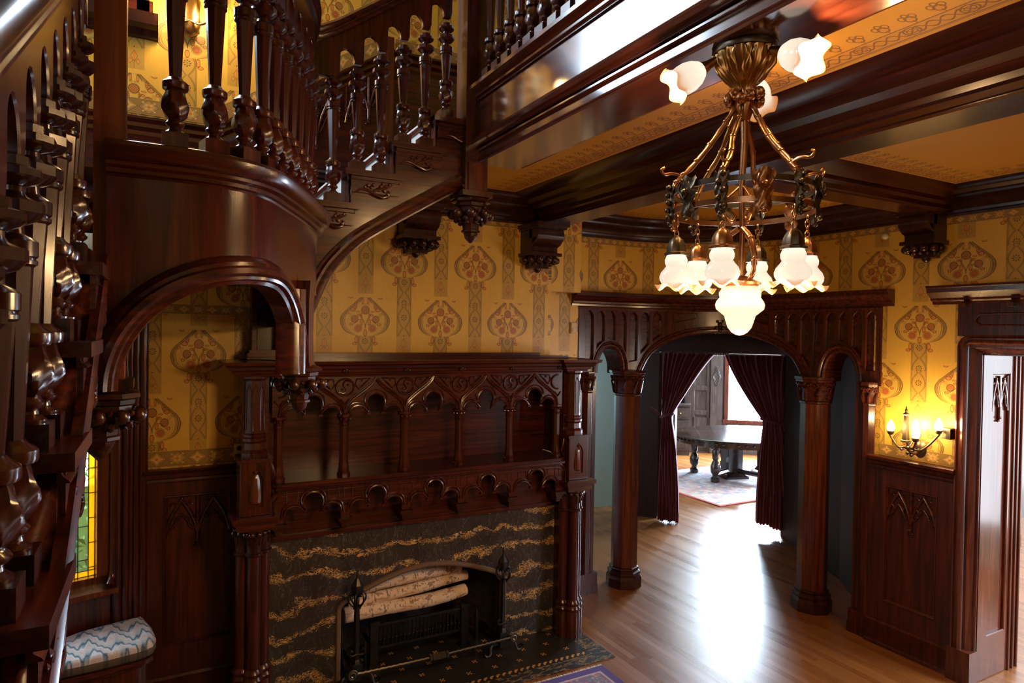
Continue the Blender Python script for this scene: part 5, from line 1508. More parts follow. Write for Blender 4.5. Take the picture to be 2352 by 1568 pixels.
# blind arched bracket standing on the mantel's left end, and support
nbk = empty('arched_wall_bracket', (.64, 4.75, 2.3), 'slim arched wooden bracket on the left end of the mantel top', 'bracket')
b = plate([(.535, 2.30), (.745, 2.30), (.745, 2.86), (.535, 2.86)], [[(.575, 2.34), (.705, 2.34), (.705, 2.58)] + [(.64 + .065 * cos(radians(t)), 2.58 + .075 * sin(radians(t))) for t in range(15, 180, 15)] + [(.575, 2.58)]], .10, .006)
bx_ = nb(); box(bx_, .53, .75, 0, .02, 2.335, 2.86); 
warp(b, Tm(4.80)); part('arch_plate', b, WX, nbk, 25); bx_.free()
b = nb(); box(b, .54, .74, 4.80, 4.835, 2.31, 2.86); part('backing', b, WDK, nbk, 0)
b = nb(); box(b, .505, .775, 4.64, 4.835, 2.306, 2.33); box(b, .52, .76, 4.66, 4.835, 2.33, 2.35); part('base_moulding', b, WX, nbk, 0)

# hearth
b = nb(); box(b, .30, 3.105, 4.0, 4.62, 0.0005, .006); box(b, 1.10, 2.46, 4.62, 5.05, .0005, .006)
finish('trim_hearth', b, HEARTH, kind='structure', smooth=0)
# andirons
def andiron(x, y, label):
    t = empty('andiron', (x, y, .006), label, 'andiron', 'pair of iron andirons in the fireplace')
    b = nb(); box(b, x - .085, x + .085, y - .018, y + .018, .075, .095); box(b, x - .035, x + .035, y - .03, y + .03, .055, .175); box(b, x - .012, x + .012, y, y + .38, .08, .10); box(b, x - .012, x + .012, y + .36, y + .38, .006, .09)
    for k in (-1, 1): box(b, x - .075, x - .055, y - .012, y + .012, .095, .12) if k < 0 else box(b, x + .055, x + .075, y - .012, y + .012, .095, .12)
    part('base_block', b, IRON, t, 20)
    for sg in (-1, 1):
        b = nb(); pts = [(x + sg * .06, y, .09), (x + sg * .095, y - .01, .085), (x + sg * .115, y - .02, .05), (x + sg * .12, y - .03, .02), (x + sg * .15, y - .03, .018), (x + sg * .165, y - .03, .040), (x + sg * .15, y - .03, .055), (x + sg * .135, y - .03, .045)]
        tube(b, catmull(pts, 4), .011, 6, flat=.6); part('leg', b, IRON, t, 50)
    b = nb(); M = Matrix.Translation((x, y, 0))
    lathe(b, [(.036, .17), (.030, .19), (.024, .20), (.020, .56), (.024, .565)], 6, M, 0); part('shaft', b, IRON, t, 20)
    for sg in (-1, 1):
        b = nb(); pts = [(x, y - .02, .24), (x + sg * .04, y - .02, .235), (x + sg * .055, y - .02, .255), (x + sg * .045, y - .02, .275), (x + sg * .032, y - .02, .262)]
        tube(b, catmull(pts, 4), .007, 6); part('scroll', b, IRON, t, 50)
    b = nb()
    for k in range(6):
        a = 2 * pi * k / 6; f = lambda r, z: (x + r * cos(a), y + r * sin(a), z)
        tube(b, catmull([f(.012, .56), f(.040, .585), f(.062, .62), f(.058, .655), f(.035, .672), f(.030, .655), f(.040, .645)], 4), .0065, 6)
    lathe(b, [(.028, .555), (.028, .575), (.012, .585), (.012, .64)], 10, M)
    part('basket', b, IRON, t, 50)
    b = nb(); lathe(b, [(.016, .635), (.034, .655), (.043, .69), (.040, .722), (.024, .752), (.010, .77), (.006, .80), (.009, .806), (.003, .83)], 8, M, pi / 8); part('finial', b, IRON, t, 20)
    return t
andiron(1.215, 4.47, 'black iron andiron with ball finial at the left of the birch logs')
andiron(2.355, 4.45, 'black iron andiron with ball finial at the right of the birch logs')
cb = empty('andiron_crossbar', (1.79, 4.40, .12), 'twisted iron bar with square central collar lying across the andirons', 'fire bar')
b = nb(); L = []
for k in range(60):
    t = k / 59; L.append((1.20 + 1.20 * t, 4.405 - .015 * sin(pi * t), .125 + .004 * (k % 2)))
tube(b, L, .010, 6); part('bar', b, STEEL, cb, 50)
b = nb(); M = Matrix.Translation((1.80, 4.39, .127)) @ Matrix.Rotation(pi / 2, 4, 'Y'); lathe(b, [(.024, -.075), (.028, -.07), (.028, -.06), (.020, -.055), (.026, -.048), (.026, .048), (.020, .055), (.028, .06), (.028, .07), (.024, .075)], 6, M); part('collar', b, STEEL, cb, 20)
for x, sg in ((1.20, -1), (2.40, 1)):
    b = nb(); ring = [Vector((x + sg * .028 + .032 * (1 - k / 40) * cos(k * .42) , 4.40, .125 + .036 * (1 - k / 40) * sin(k * .42))) for k in range(30)]; tube(b, ring, .008, 6); part('scroll_end', b, STEEL, cb, 50)
# log grate
gr = empty('fire_grate', (1.77, 4.72, .006), 'black iron basket grate with upright bars under the birch logs', 'fire grate')
for x in (1.40, 2.13):
    b = nb(); box(b, x - .03, x + .03, 4.66, 4.70, .02, .34); box(b, x - .045, x + .045, 4.645, 4.715, .0065, .03); box(b, x - .038, x + .038, 4.65, 4.71, .33, .345); box(b, x - .012, x + .012, 4.70, 4.95, .13, .15); part('post', b, IRON, gr, 20)
b = nb(); box(b, 1.40, 2.13, 4.675, 4.69, .13, .15); box(b, 1.40, 2.13, 4.675, 4.69, .30, .32); part('rail', b, IRON, gr, 0)
for k in range(21):
    x = 1.445 + k * .032; b = nb(); tube(b, [(x, 4.682, .14), (x, 4.680, .31)], .007, 6); ball(b, (x, 4.674, .20), .008, 1); part('bar', b, IRON, gr, 50)
b = nb(); tube(b, [(1.32, 4.62, .006), (1.32, 4.62, .22), (1.32, 4.62, .235)], [.010, .010, .003], 6); part('stub_post', b, IRON, gr, 50)
b = nb(); tube(b, [(2.26, 4.72, .006), (2.26, 4.72, .22), (2.26, 4.72, .26)], [.016, .016, .004], 6); part('stub_post', b, IRON, gr, 50)
def log(p0, p1, r, label, seed):
    p0, p1 = Vector(p0), Vector(p1); d = p1 - p0; b = nb(); R_ = random.Random(seed); n = 26
    L = []; rr = []
    for k in range(n + 1):
        t = k / n; L.append((d.length * (t - .5), .012 * sin(t * 5 + seed), .014 * sin(t * 4 + seed * 2))); rr.append(r * (1 + .05 * sin(t * 9 + seed) + R_.uniform(-.02, .03)) * (1.06 - .14 * t))
    tube(b, L, rr, 14)
    o = finish('birch_log', b, BIRCH, smooth=50, label=label, cat='log', group='birch logs stacked on the grate')
    o.location = (p0 + p1) / 2; o.rotation_euler = d.to_track_quat('X', 'Z').to_euler()
    return o
log((1.18, 4.70, .405), (2.17, 4.76, .425), .052, 'lowest front birch log resting on the iron grate', 1)
log((1.22, 4.76, .500), (2.20, 4.80, .505), .046, 'middle birch log of the stack, with dark bark patches', 2)
log((1.27, 4.74, .590), (2.14, 4.79, .598), .050, 'topmost birch log of the stack, reaching the left andiron ball', 3)
# hall rug
b = nb(); box(b, -.9, .9, -.6, .6, 0, .010); o = finish('hall_rug', b, RUG1, loc=(2.03, 3.33, .001), label='red and purple oriental rug corner on the floor before the hearth', cat='rug', smooth=0)
b = nb(); rr_ = random.Random(3)
for k in range(180):
    x = -.9 + 1.8 * k / 179; tube(b, [(x, .6, .006), (x + rr_.uniform(-.01, .01), .625, .003)], .004, 4)
f_ = finish('fringe', b, simple('cream fringe', (.62, .50, .38), .9), parent=o, smooth=60); f_['kind'] = 'stuff'

# outlet and wall switch
ot = empty('wall_outlet', (.48, 4.835, 1.64), 'ivory wall outlet on the wallpaper beside the mantel pilaster', 'outlet')
b = nb(); b2 = plate([(.445, 1.585), (.515, 1.585), (.515, 1.70), (.445, 1.70)], [], .008, .002); warp(b2, Tm(4.838)); join(b, b2); part('cover_plate', b, PLASTIC, ot, 20)
for z in (1.617, 1.668):
    b = nb(); M = Matrix.Translation((.48, 4.829, z)) @ Matrix.Rotation(pi / 2, 4, 'X'); lathe(b, [(.017, -.002), (.017, .004)], 12, M); part('socket', b, BLACK, ot, 30)
b = plate([(-.03, -.05), (.03, -.05), (.03, .05), (-.03, .05)], [], .025, .003); b2 = plate([(-.02, -.035), (.02, -.035), (.02, -.002), (-.02, -.002)], [], .006, .001, .025); join(b, b2)
xx, yy = P(.44, 0); warp(b, lambda x, z, t: (xx + x, YT - t, 2.545 + z)); finish('wall_switch', b, WHITEP, label='small cream wall switch on the wallpaper left of the arched screen', cat='switch', smooth=20)
b = nb(); x, y = P(3.576, -.02); ball(b, (x, y, 3.325), .028, 2); finish('ceiling_sensor', b, simple('frosted knob', (.6, .55, .45), .2), label='small round glass knob high on the wallpaper left of the right bracket', cat='sensor', smooth=60)

# ------------------------------------------------------------------ corbels
def corbel(name, cx, cy, zt, w_, dpt_, face, label):
    """bracket on a wall; face = angle of outward direction"""
    c = empty(name, (cx, cy, zt), label, 'bracket', 'carved brackets under the ceiling beams')
    M = Matrix.Translation((cx, cy, 0)) @ Matrix.Rotation(face, 4, 'Z')
    # local: y- is outward
    b = nb()
    box(b, -w_ * .62, w_ * .62, -dpt_ * 1.12, 0, zt - .03, zt); box(b, -w_ * .56, w_ * .56, -dpt_ * 1.04, 0, zt - .05, zt - .03)
    sweep(b, [(0, -w_ / 2), (0, w_ / 2), (-.001, w_ / 2), (-.001, -w_ / 2)][:0] or [(-.02, -w_ / 2), (0, -w_ / 2), (0, w_ / 2), (-.02, w_ / 2)], [(0, -dpt_ * .95, zt - .05), (0, -dpt_, zt - .09), (0, -dpt_ * .96, zt - .13), (0, -dpt_ * .80, zt - .17), (0, -dpt_ * .62, zt - .19), (0, -dpt_ * .60, zt - .24)], N=(1, 0, 0))
    box(b, -w_ / 2 + .001, w_ / 2 - .001, -dpt_ * .64, 0, zt - .24, zt - .05); box(b, -w_ / 2 + .001, w_ / 2 - .001, -dpt_ * .93, -dpt_ * .5, zt - .12, zt - .05)
    for v in b.verts: v.co = M @ v.co
    part('bracket_body', b, WDK, c, 40)
    b = nb(); box(b, -w_ * .58, w_ * .58, -dpt_ * .78, 0, zt - .262, zt - .235)
    for k in range(7):
        a = pi + pi * k / 6
        ball(b, (w_ * .56 * cos(a), -dpt_ * .36 + dpt_ * .50 * sin(a), zt - .295), .030, 2)
        ball(b, (w_ * .40 * cos(a + .2), -dpt_ * .30 + dpt_ * .38 * sin(a + .2), zt - .325), .020, 1)
    for k in range(5): ball(b, (w_ * (-.5 + .25 * k), -dpt_ * .25, zt - .31), .024, 1)
    ball(b, (0, -dpt_ * .25, zt - .355), .034, 2, (1, 1, 1.2)); box(b, -w_ * .3, w_ * .3, -dpt_ * .45, 0, zt - .36, zt - .26)
    for v in b.verts: v.co = M @ v.co
    part('carved_cluster', b, WDK, c, 50)
corbel('ceiling_bracket', 2.80, 4.84, 3.395, .25, .30, 0, 'scrolled mahogany bracket under the end of the wide beam on the fireplace wall')
corbel('ceiling_bracket', 5.2, 2.885, 3.47, .22, .26, -pi / 2, 'dark carved bracket under the short beam on the right wall')
corbel('ceiling_bracket', 1.72, 4.84, 3.45, .26, .26, 0, 'dark carved bracket on the fireplace wall just left of the newel drop')

# ------------------------------------------------------------------ chandelier
AX, AY = 1.72, 1.572
Rv = Vector((cos(YAW), -sin(YAW), 0)); Fv = Vector((sin(YAW), cos(YAW), 0))
def ch(r, phi, z): return Vector((AX, AY, z)) + (Rv * cos(radians(phi)) + Fv * sin(radians(phi))) * r
cd = empty('chandelier', (AX, AY, 3.464), 'ornate brass and bronze chandelier with glowing glass shades hanging from the gallery beam', 'chandelier')
def cpart(name, b, mat, parent=cd, smooth=40, label=None): return part(name, b, mat, parent, smooth, label)
A0 = Matrix.Translation((AX, AY, 0))
b = nb(); lathe(b, [(.105, 3.4635), (.108, 3.455), (.104, 3.442), (.085, 3.436)][::-1], 40, A0); cpart('canopy', b, BRONZE)
b = nb(); lathe(b, [(.095, 3.440), (.093, 3.425), (.080, 3.39), (.058, 3.36), (.040, 3.34), (.030, 3.325), (.030, 3.315)][::-1], 96, A0, mod=lambda a, z: 1 + .07 * abs(sin(a * 9)) * (1.2 if z > 3.36 else .6) + .03 * sin(a * 27)); 
for k in range(9):
    a = k * 40 + 10
    tube(b, [ch(.098, a, 3.436), ch(.090, a + 6, 3.405), ch(.070, a - 2, 3.375), ch(.045, a + 5, 3.345)], [.004, .010, .009, .004], 6)
    tube(b, [ch(.100, a + 20, 3.432), ch(.094, a + 16, 3.410), ch(.074, a + 22, 3.380)], [.003, .008, .003], 6)
cpart('leaf_husk', b, BRASS, smooth=60)
b = nb(); rk = random.Random(5)
for k in range(9):
    a = k * 40; ball(b, ch(.040 if k % 2 else .048, a, 3.295 + .012 * (k % 3 - 1)), .020, 2); ball(b, ch(.056, a + 20, 3.285), .010, 1)
    tube(b, [ch(.03, a, 3.31), ch(.05, a + 5, 3.315), ch(.062, a + 9, 3.30), ch(.058, a + 14, 3.285)], [.006, .007, .006, .004], 6)
lathe(b, [(.018, 3.22), (.030, 3.25), (.034, 3.29), (.026, 3.325)], 16, A0); cpart('leaf_knot', b, COPPER, smooth=60)
def band(r, z0, z1, mat, name):
    b = nb(); lathe_prof = [(r, z0), (r + .0035, z0), (r + .0035, z1), (r, z1)]
    rings = [[b.verts.new(ch(rr, 360 * i / 72, z)) for i in range(72)] for rr, z in lathe_prof]
    for i in range(4):
        A, B = rings[i], rings[(i + 1) % 4]
        for k in range(72): b.faces.new((A[k], A[(k + 1) % 72], B[(k + 1) % 72], B[k]))
    cpart(name, b, mat, smooth=40)
band(.226, 2.972, 2.990, BRONZE, 'ring_band'); band(.226, 2.905, 2.923, COPPER, 'ring_band')
PHI = [235.7 + 60 * k for k in range(6)]
for k, p in enumerate(PHI):
    # suspension arm with curling end
    pts = [ch(.028, p, 3.27), ch(.060, p + 2, 3.215), ch(.110, p - 2, 3.14), ch(.165, p + 2, 3.07), ch(.215, p, 3.02), ch(.232, p, 2.99)]
    b = nb(); c_ = catmull(pts, 5); tube(b, c_, [.007 + .0035 * abs(sin(i * 1.1)) for i in range(len(c_))], 6)
    for q, t in enumerate((5, 10, 14, 18, 21)): ball(b, c_[t] + Vector((0, 0, .004)), .0115, 1, (1, 1, .8))
    tube(b, catmull([ch(.195, p, 3.035), ch(.235, p, 3.045), ch(.262, p + 2, 3.040), ch(.272, p + 3, 3.055), ch(.262, p + 3, 3.062)], 4), .005, 6)
    cpart('suspension_arm', b, COPPER if k % 2 else BRASS, smooth=60)
    # leaf mask spanning the two bands
    for kk, off in ((0, 0), (1, 30)):
        b = nb(); pp = p + off; mat = BRONZE if kk == 0 or k % 2 else COPPER
        W_ = .034 if kk else .022
        rows = []; m_ = 12
        for i in range(m_ + 1):
            v = i / m_; z = 3.005 - .125 * v
            hw = W_ * (.72 + .42 * abs(sin(v * pi * 2.6 + .4))) * (1.0 - .35 * v)
            rows.append([b.verts.new(ch(.233 + .010 * (1 - abs(u)) + .004 * sin(v * 14 + u * 5), pp + math.degrees(u * hw / .235), z + .006 * cos(u * 5))) for u in [x_ / 4 for x_ in range(-4, 5)]])
        for A, B in zip(rows, rows[1:]):
            for i in range(8): b.faces.new((A[i], A[i + 1], B[i + 1], B[i]))
        if kk: 
            ball(b, ch(.248, pp, 2.955), .012, 2); tube(b, [ch(.25, pp - 4, 2.985), ch(.252, pp - 5.5, 2.965), ch(.25, pp - 3, 2.95), ch(.252, pp, 2.935), ch(.25, pp + 3, 2.95), ch(.252, pp + 5.5, 2.965), ch(.25, pp + 4, 2.985)], .004, 6)
        else:
            for i in range(5): ball(b, ch(.246, pp + (-1) ** i * 1.5, 2.995 - .025 * i), .011, 1)
        ball(b, ch(.240, pp, 2.875), .010, 1)
        o = cpart('leaf_mask', b, mat, smooth=60)
        m = o.modifiers.new('th', 'SOLIDIFY'); m.thickness = .003
# central stem and drop straps
b = nb(); tube(b, [ch(0, 0, 3.26), ch(.004, 0, 3.15), ch(-.003, 0, 3.0), ch(.003, 0, 2.85), ch(0, 0, 2.70)], [.013, .012, .010, .009, .009], 8)
for k in range(3):
    p = 40 + 120 * k; tube(b, catmull([ch(.01, p, 3.0), ch(.05, p, 2.96), ch(.06, p, 2.92), ch(.035, p, 2.885), ch(.02, p, 2.90), ch(.03, p, 2.92)], 4), .005, 6)
    tube(b, catmull([ch(.01, p, 2.86), ch(.06, p, 2.82), ch(.085, p, 2.76), ch(.078, p, 2.71), ch(.05, p, 2.685)], 4), [.010 - .00025 * i for i in range(17)], 6)
    ball(b, ch(.06, p, 2.82), .014, 1); ball(b, ch(.085, p, 2.75), .012, 1)
cpart('center_stem', b, COPPER, smooth=60)
# glass shades -----------------------------------------------------------
def shade_mesh(kind):
    b = nb(); att = []
    if kind == 'bell':
        pr = [(.030, .0), (.033, -.006), (.038, -.018), (.037, -.030), (.033, -.038), (.040, -.048), (.050, -.060), (.055, -.074), (.054, -.086), (.048, -.096), (.047, -.102), (.056, -.108), (.067, -.110)]
        wav = lambda i, a: (0.010 * sin(6 * a)) * max(0, i - 9) / 3
    elif kind == 'bowl':
        pr = [(.045, .0), (.058, -.006), (.066, -.022), (.066, -.036), (.064, -.042), (.074, -.052), (.079, -.066), (.076, -.080), (.062, -.092), (.050, -.102), (.045, -.120), (.038, -.142), (.026, -.158), (.012, -.166), (.001, -.168)]
        wav = lambda i, a: 0
    else:
        pr = [(.018, .0), (.030, -.010), (.043, -.030), (.050, -.055), (.050, -.078), (.048, -.095), (.054, -.108), (.066, -.118)]
        wav = lambda i, a: (.012 * sin(5 * a)) * max(0, i - 4) / 3
    seg = 48; rings = []
    n = len(pr)
    for i, (r, z) in enumerate(pr):
        ring = []
        for k in range(seg):
            a = 2 * pi * k / seg; rr = r * (1 + (.05 * sin(6 * a) * max(0, i - n + 3) / 2 if kind != 'bowl' else .035 * sin(8 * a) * (1 if 1 < i < 12 else 0)))
            ring.append(b.verts.new((rr * cos(a), rr * sin(a), z + wav(i, a))))
            att.append((min(1, max(0, (i - (n - 3.6)) / 2.4)) - max(0, (3.5 - i)) * .35) if kind != 'bowl' else (.30 if i < 2 else .14))
        rings.append(ring)
    for A, B in zip(rings, rings[1:]):
        for k in range(seg): b.faces.new((A[k], A[(k + 1) % seg], B[(k + 1) % seg], B[k]))
    for f in b.faces: f.smooth = True
    me = bpy.data.meshes.new('glass_shade'); b.to_mesh(me); b.free(); me.materials.append(SHADE)
    at = me.attributes.new('rim', 'FLOAT', 'POINT')
    for d, v in zip(at.data, att): d.value = v
    return me
BELL, BOWL, TULIP = shade_mesh('bell'), shade_mesh('bowl'), shade_mesh('tulip')
def put_shade(me, loc, rot=None, name='glass_shade'):
    o = bpy.data.objects.new(name, me); COL.objects.link(o); o.parent = cd; o.location = Vector(loc) - cd.location
    if rot is not None: o.rotation_euler = rot
    return o
for k, p in enumerate(PHI):
    z = 2.770
    b = nb(); zz = 2.905; i = 0
    while zz > z + .045:
        T = (Rv if i % 2 else Fv); cc = ch(.215, p, zz - .010)
        tube(b, [cc + T * .007 * cos(2 * pi * q / 8) + Vector((0, 0, .012 * sin(2 * pi * q / 8))) for q in range(8)], .0024, 5, closed=True); zz -= .018; i += 1
    cpart('chain', b, COPPER, smooth=60)
    b = nb(); cc = ch(.215, p, 0); lathe(b, [(.036, z - .002), (.037, z + .006), (.030, z + .010), (.028, z + .032), (.020, z + .050), (.008, z + .062)], 16, Matrix.Translation((cc.x, cc.y, 0)), mod=lambda a, z_: 1 + .10 * sin(a * 6))
    cpart('shade_holder', b, BRONZE if k % 2 else COPPER, smooth=50)
    put_shade(BELL, ch(.215, p, z))
    b = nb(); ball(b, ch(.215, p, z - .062), .022, 2, (1, 1, 1.3)); cpart('light_bulb', b, BULB, smooth=60)
    point('chandelier bulb light', ch(.215, p, z - .118), 10.5, (1, .60, .26), .03)
put_shade(BOWL, (AX, AY, 2.668), name='glass_bowl')
b = nb(); lathe(b, [(.060, 2.664), (.066, 2.670), (.066, 2.678), (.050, 2.684), (.02, 2.70)], 24, A0); cpart('bowl_holder', b, COPPER)
point('chandelier bowl light', (AX, AY, 2.46), 11, (1, .62, .28), .05)
for k, (p, up_) in enumerate(((177, -.50), (303, -.42), (59, -.45))):
    p0 = ch(.095, p, 3.425); d = (Rv * cos(radians(p)) + Fv * sin(radians(p))) * .80 + Vector((0, 0, up_)); d.normalize()
    b = nb(); tube(b, [p0 - d * .01, p0 + d * .03, p0 + d * .055], [.012, .016, .024], 10); ball(b, p0 + d * .01 + Vector((0, 0, .015)), .010, 1); cpart('tulip_holder', b, BRASS, smooth=50)
    s0 = p0 + d * .05
    put_shade(TULIP, s0, (-d).to_track_quat('Z', 'Y').to_euler(), 'tulip_shade')
    b = nb(); ball(b, s0 + d * .07, .026, 2); cpart('light_bulb', b, BULB, smooth=60)
    point('chandelier tulip light', s0 + d * .135, 10., (1, .60, .26), .03)

# ------------------------------------------------------------------ sconces
def flame_bulb(b, c, s=1.): lathe(b, [(r * s, z * s) for r, z in [(.010, -.028), (.020, -.015), (.023, .0), (.018, .018), (.009, .036), (.002, .048)]], 14, Matrix.Translation(c))
sc = empty('wall_sconce', (5.19, 2.93, 1.62), 'brass wall sconce with obelisk candle and glowing flame bulbs beside the doorway', 'wall lamp')
b = nb(); lathe(b, [(.045, -.01), (.05, 0), (.04, .012), (.015, .02)], 20, Matrix.Translation((5.195, 2.93, 1.64)) @ Matrix.Rotation(-pi / 2, 4, 'Y') @ Matrix.Diagonal((1.4, 1, 1, 1)))
tube(b, catmull([(5.18, 2.93, 1.64), (5.12, 2.93, 1.61), (5.06, 2.935, 1.63), (5.05, 2.94, 1.70)], 5), .012, 8)
for q_ in ((5.05, 2.94, 1.66, .022), (5.05, 2.94, 1.62, .016), (5.08, 2.93, 1.60, .014), (5.04, 2.90, 1.64, .012), (5.04, 2.98, 1.64, .012)): ball(b, q_[:3], q_[3], 1)
part('bracket', b, BRONZE, sc, 50)
b = nb(); lathe(b, [(.034, 1.70), (.034, 1.712), (.026, 1.716), (.016, 1.905), (.022, 1.912), (.022, 1.920), (.008, 1.928), (.012, 1.945), (.006, 1.955), (.004, 1.975)], 4, Matrix.Translation((5.05, 2.957, 0)), .6); part('obelisk', b, BRONZE, sc, 20)
for k, (y, z, x) in enumerate(((3.075, 1.80, 5.05), (2.865, 1.775, 5.02), (2.735, 1.85, 5.08), (2.93, 1.815, 5.13))):
    b = nb(); tube(b, catmull([(5.05, 2.94, 1.67), (5.045, (2.94 + y) / 2, 1.655), (x, y, z - .07), (x, y, z - .04)], 5), .008, 8)
    lathe(b, [(.010, z - .06), (.022, z - .05), (.026, z - .03), (.020, z - .026)], 14, Matrix.Translation((x, y, 0))); part('candle_arm', b, BRONZE, sc, 50)
    b = nb(); flame_bulb(b, (x, y, z), 1.25); part('flame_bulb', b, FLAME, sc, 60)
    if k < 3: point('sconce light', (x - .035, y, z + .01), 6.0, (1, .62, .27), .025)
bxo = empty('wall_box', (5.19, 2.70, 1.78), 'small brown box on the wall at the right of the sconce', 'switch box')
b = nb(); box(b, 5.12, 5.195, 2.675, 2.745, 1.755, 1.835); part('case', b, BRONZE, bxo, 0)
us = empty('stairway_sconce', (.15, 4.83, 4.5), 'brass leaf-backed wall lamp glowing behind the landing balusters', 'wall lamp')
b = nb(); lathe(b, [(.01, 0), (.055, .03), (.065, .08), (.055, .16), (.060, .24), (.03, .30)], 24, Matrix.Translation((.15, 4.80, 4.40)) @ Matrix.Diagonal((1, .5, 1, 1)), mod=lambda a, z: 1 + .10 * sin(a * 7 + z * 60))
for sg in (-1, 1): tube(b, catmull([(.15, 4.78, 4.50), (.15 + sg * .06, 4.74, 4.47), (.15 + sg * .11, 4.72, 4.50), (.15 + sg * .11, 4.72, 4.55)], 5), .008, 8)
part('backplate', b, BRASS, us, 50)
for sg in (-1, 1):
    b = nb(); flame_bulb(b, (.15 + sg * .11, 4.72, 4.58), 1.2); part('flame_bulb', b, FLAME, us, 60)
    point('stairway sconce light', (.15 + sg * .11, 4.66, 4.58), 7, (1, .66, .30), .03)

# ------------------------------------------------------------------ bay with leaded window and seat
A17 = radians(17); WD = Vector((-cos(A17), -sin(A17))); W0 = Vector((-.09, 4.84)); WN = Vector((sin(A17), -cos(A17)))
def TW(t, z, d): p = W0 + WD * t + WN * d; return (p.x, p.y, z)
b = plate([(0, 0), (1.6, 0), (1.6, 2.86), (0, 2.86)], [[(.20, .86), (1.35, .86), (1.35, 2.45), (.20, 2.45)]], .10, 0, -.10); warp(b, TW); finish('wall_bay', b, WZ, kind='structure', smooth=0)
vwall('wall_bay_side', TW(1.6, 0, 0)[:2], (-3.25, 4.0), 0, 2.86, WZ, .1)
b = nb()
for t, w_, d in ((.015, .03, .045), (.055, .02, .06), (.085, .015, .045), (.115, .02, .055), (.16, .028, .03)):
    tt = nb(); lathe(tt, [(w_, .62), (w_, 2.75)], 12, Matrix.Translation((t, 0, 0))); warp(tt, lambda x, y, z: TW(x, z, d * .5 + y)); join(b, tt)
finish('trim_bay_mullion', b, WZ, kind='structure', smooth=50)
b = nb(); 
for q_ in ((.20, .265, .86, 2.45, -.07, .0), (1.29, 1.35, .86, 2.45, -.07, 0), (.20, 1.35, .86, .935, -.07, 0), (.20, 1.35, 2.38, 2.45, -.07, 0), (.16, 1.40, .83, .862, -.10, .07)):
    tt = nb(); box(tt, q_[0], q_[1], q_[4], q_[5], q_[2], q_[3]); warp(tt, lambda x, y, z: TW(x, z, y)); join(b, tt)
tt = nb(); tube(tt, [(.178, .005, .90), (.178, .005, 2.5)], .022, 10); tube(tt, [(.178, .005, .97), (.182, .01, .93), (.195, .03, .90), (.205, .045, .88)], [.022, .022, .022, .026], 10); warp(tt, lambda x, y, z: TW(x, z, y)); join(b, tt)
finish('window_3', b, WREV, kind='structure', smooth=40)
def pane(name, t0, t1, z0, z1, mat, kind='structure'):
    b = nb(); box(b, t0, t1, -.052, -.047, z0, z1); warp(b, lambda x, y, z: TW(x, z, y)); o = finish(name, b, mat, kind=kind, smooth=0); return o
leadb = nb()
def lead(t0, z0, t1, z1, r=.0032):
    tt = nb(); tube(tt, [(t0, -.05, z0), (t1, -.05, z1)], r, 6); warp(tt, lambda x, y, z: TW(x, z, y)); join(leadb, tt)
# amber outer border, clear field, thin green inner line
pane('window_3_amber_glass', .265, .300, .935, 2.38, GAMBER); pane('window_3_amber_glass', .300, 1.29, .935, .972, GAMBER); pane('window_3_amber_glass', .300, 1.29, 2.34, 2.38, GAMBER)
pane('window_3_clear_glass', .300, .355, .972, 2.34, GCLEAR); pane('window_3_green_glass', .355, .372, .972, 2.34, GTEAL); pane('window_3_clear_glass', .372, 1.29, .972, 2.34, GCLEAR)
for t in (.266, .300, .355, .372, 1.0, 1.29): lead(t, .935, t, 2.38)
for z in (.936, .972, 2.34, 2.379): lead(.265, z, 1.29, z)
for k in range(9): lead(.265, .99 + k * .155, .300, .99 + k * .155); lead(.300, 1.04 + k * .21, .355, 1.04 + k * .21); lead(.355, 1.01 + .19 * k, .372, 1.01 + .19 * k)
lead(.372, 1.03, 1.29, 1.03); lead(.45, .935, .45, .972); lead(.62, .935, .62, .972); lead(.40, .972, .40, 1.03)
finish('window_3_leading', leadb, LEAD, kind='structure', smooth=60)
# seat
seat = empty('window_seat', (-.4, 4.5, 0), 'curved mahogany window seat below the leaded window', 'bench')
SEATP = [(-.095, 4.80), (-.04, 4.60), (-.015, 4.44)] + [(p.x, p.y) for p in catmull([(-.03, 4.37, 0), (-.10, 4.33, 0), (-.30, 4.295, 0), (-.55, 4.27, 0), (-.85, 4.17, 0), (-1.3, 3.98, 0)], 4)] + [(-1.5, 4.38)]
b = plate(SEATP, [], .03, .004, .515); b2 = plate([(x * .97 - .02, y + .03) for x, y in SEATP], [], .02, .003, .49); join(b, b2); part('seat_board', b, WX, seat, 30)
b = plate([(x * .94 - .04, y + .05) for x, y in SEATP], [], .49, 0, .0); part('seat_base', b, WZ, seat, 30)
b = plate(SEATP, [], .085, .018, 0)
bmesh.ops.subdivide_edges(b, edges=b.edges[:], cuts=1)
for k in range(24): bmesh.ops.bisect_plane(b, geom=b.verts[:] + b.edges[:] + b.faces[:], plane_co=(-1.45 + k * .06, 0, 0), plane_no=(1, 0, 0))
for k in range(14): bmesh.ops.bisect_plane(b, geom=b.verts[:] + b.edges[:] + b.faces[:], plane_co=(0, 3.95 + k * .062, 0), plane_no=(0, 1, 0))
TUFT = [(-.20, 4.62), (-.33, 4.48), (-.48, 4.62), (-.18, 4.44), (-.6, 4.45), (-.85, 4.42)]
for v in b.verts:
    if v.co.z > .04:
        e = 0
        for tx, ty in TUFT: e += .022 * math.exp(-((v.co.x - tx) ** 2 + (v.co.y - ty) ** 2) / .0022)
        v.co.z += .012 * math.exp(-((v.co.x + .3) ** 2 + (v.co.y - 4.55) ** 2) / .08) - e
o = finish('seat_cushion', b, FLAMEST, loc=(0, 0, .546), label='tufted flame stitch cushion in blue, grey and pink on the window seat', cat='cushion', smooth=60)
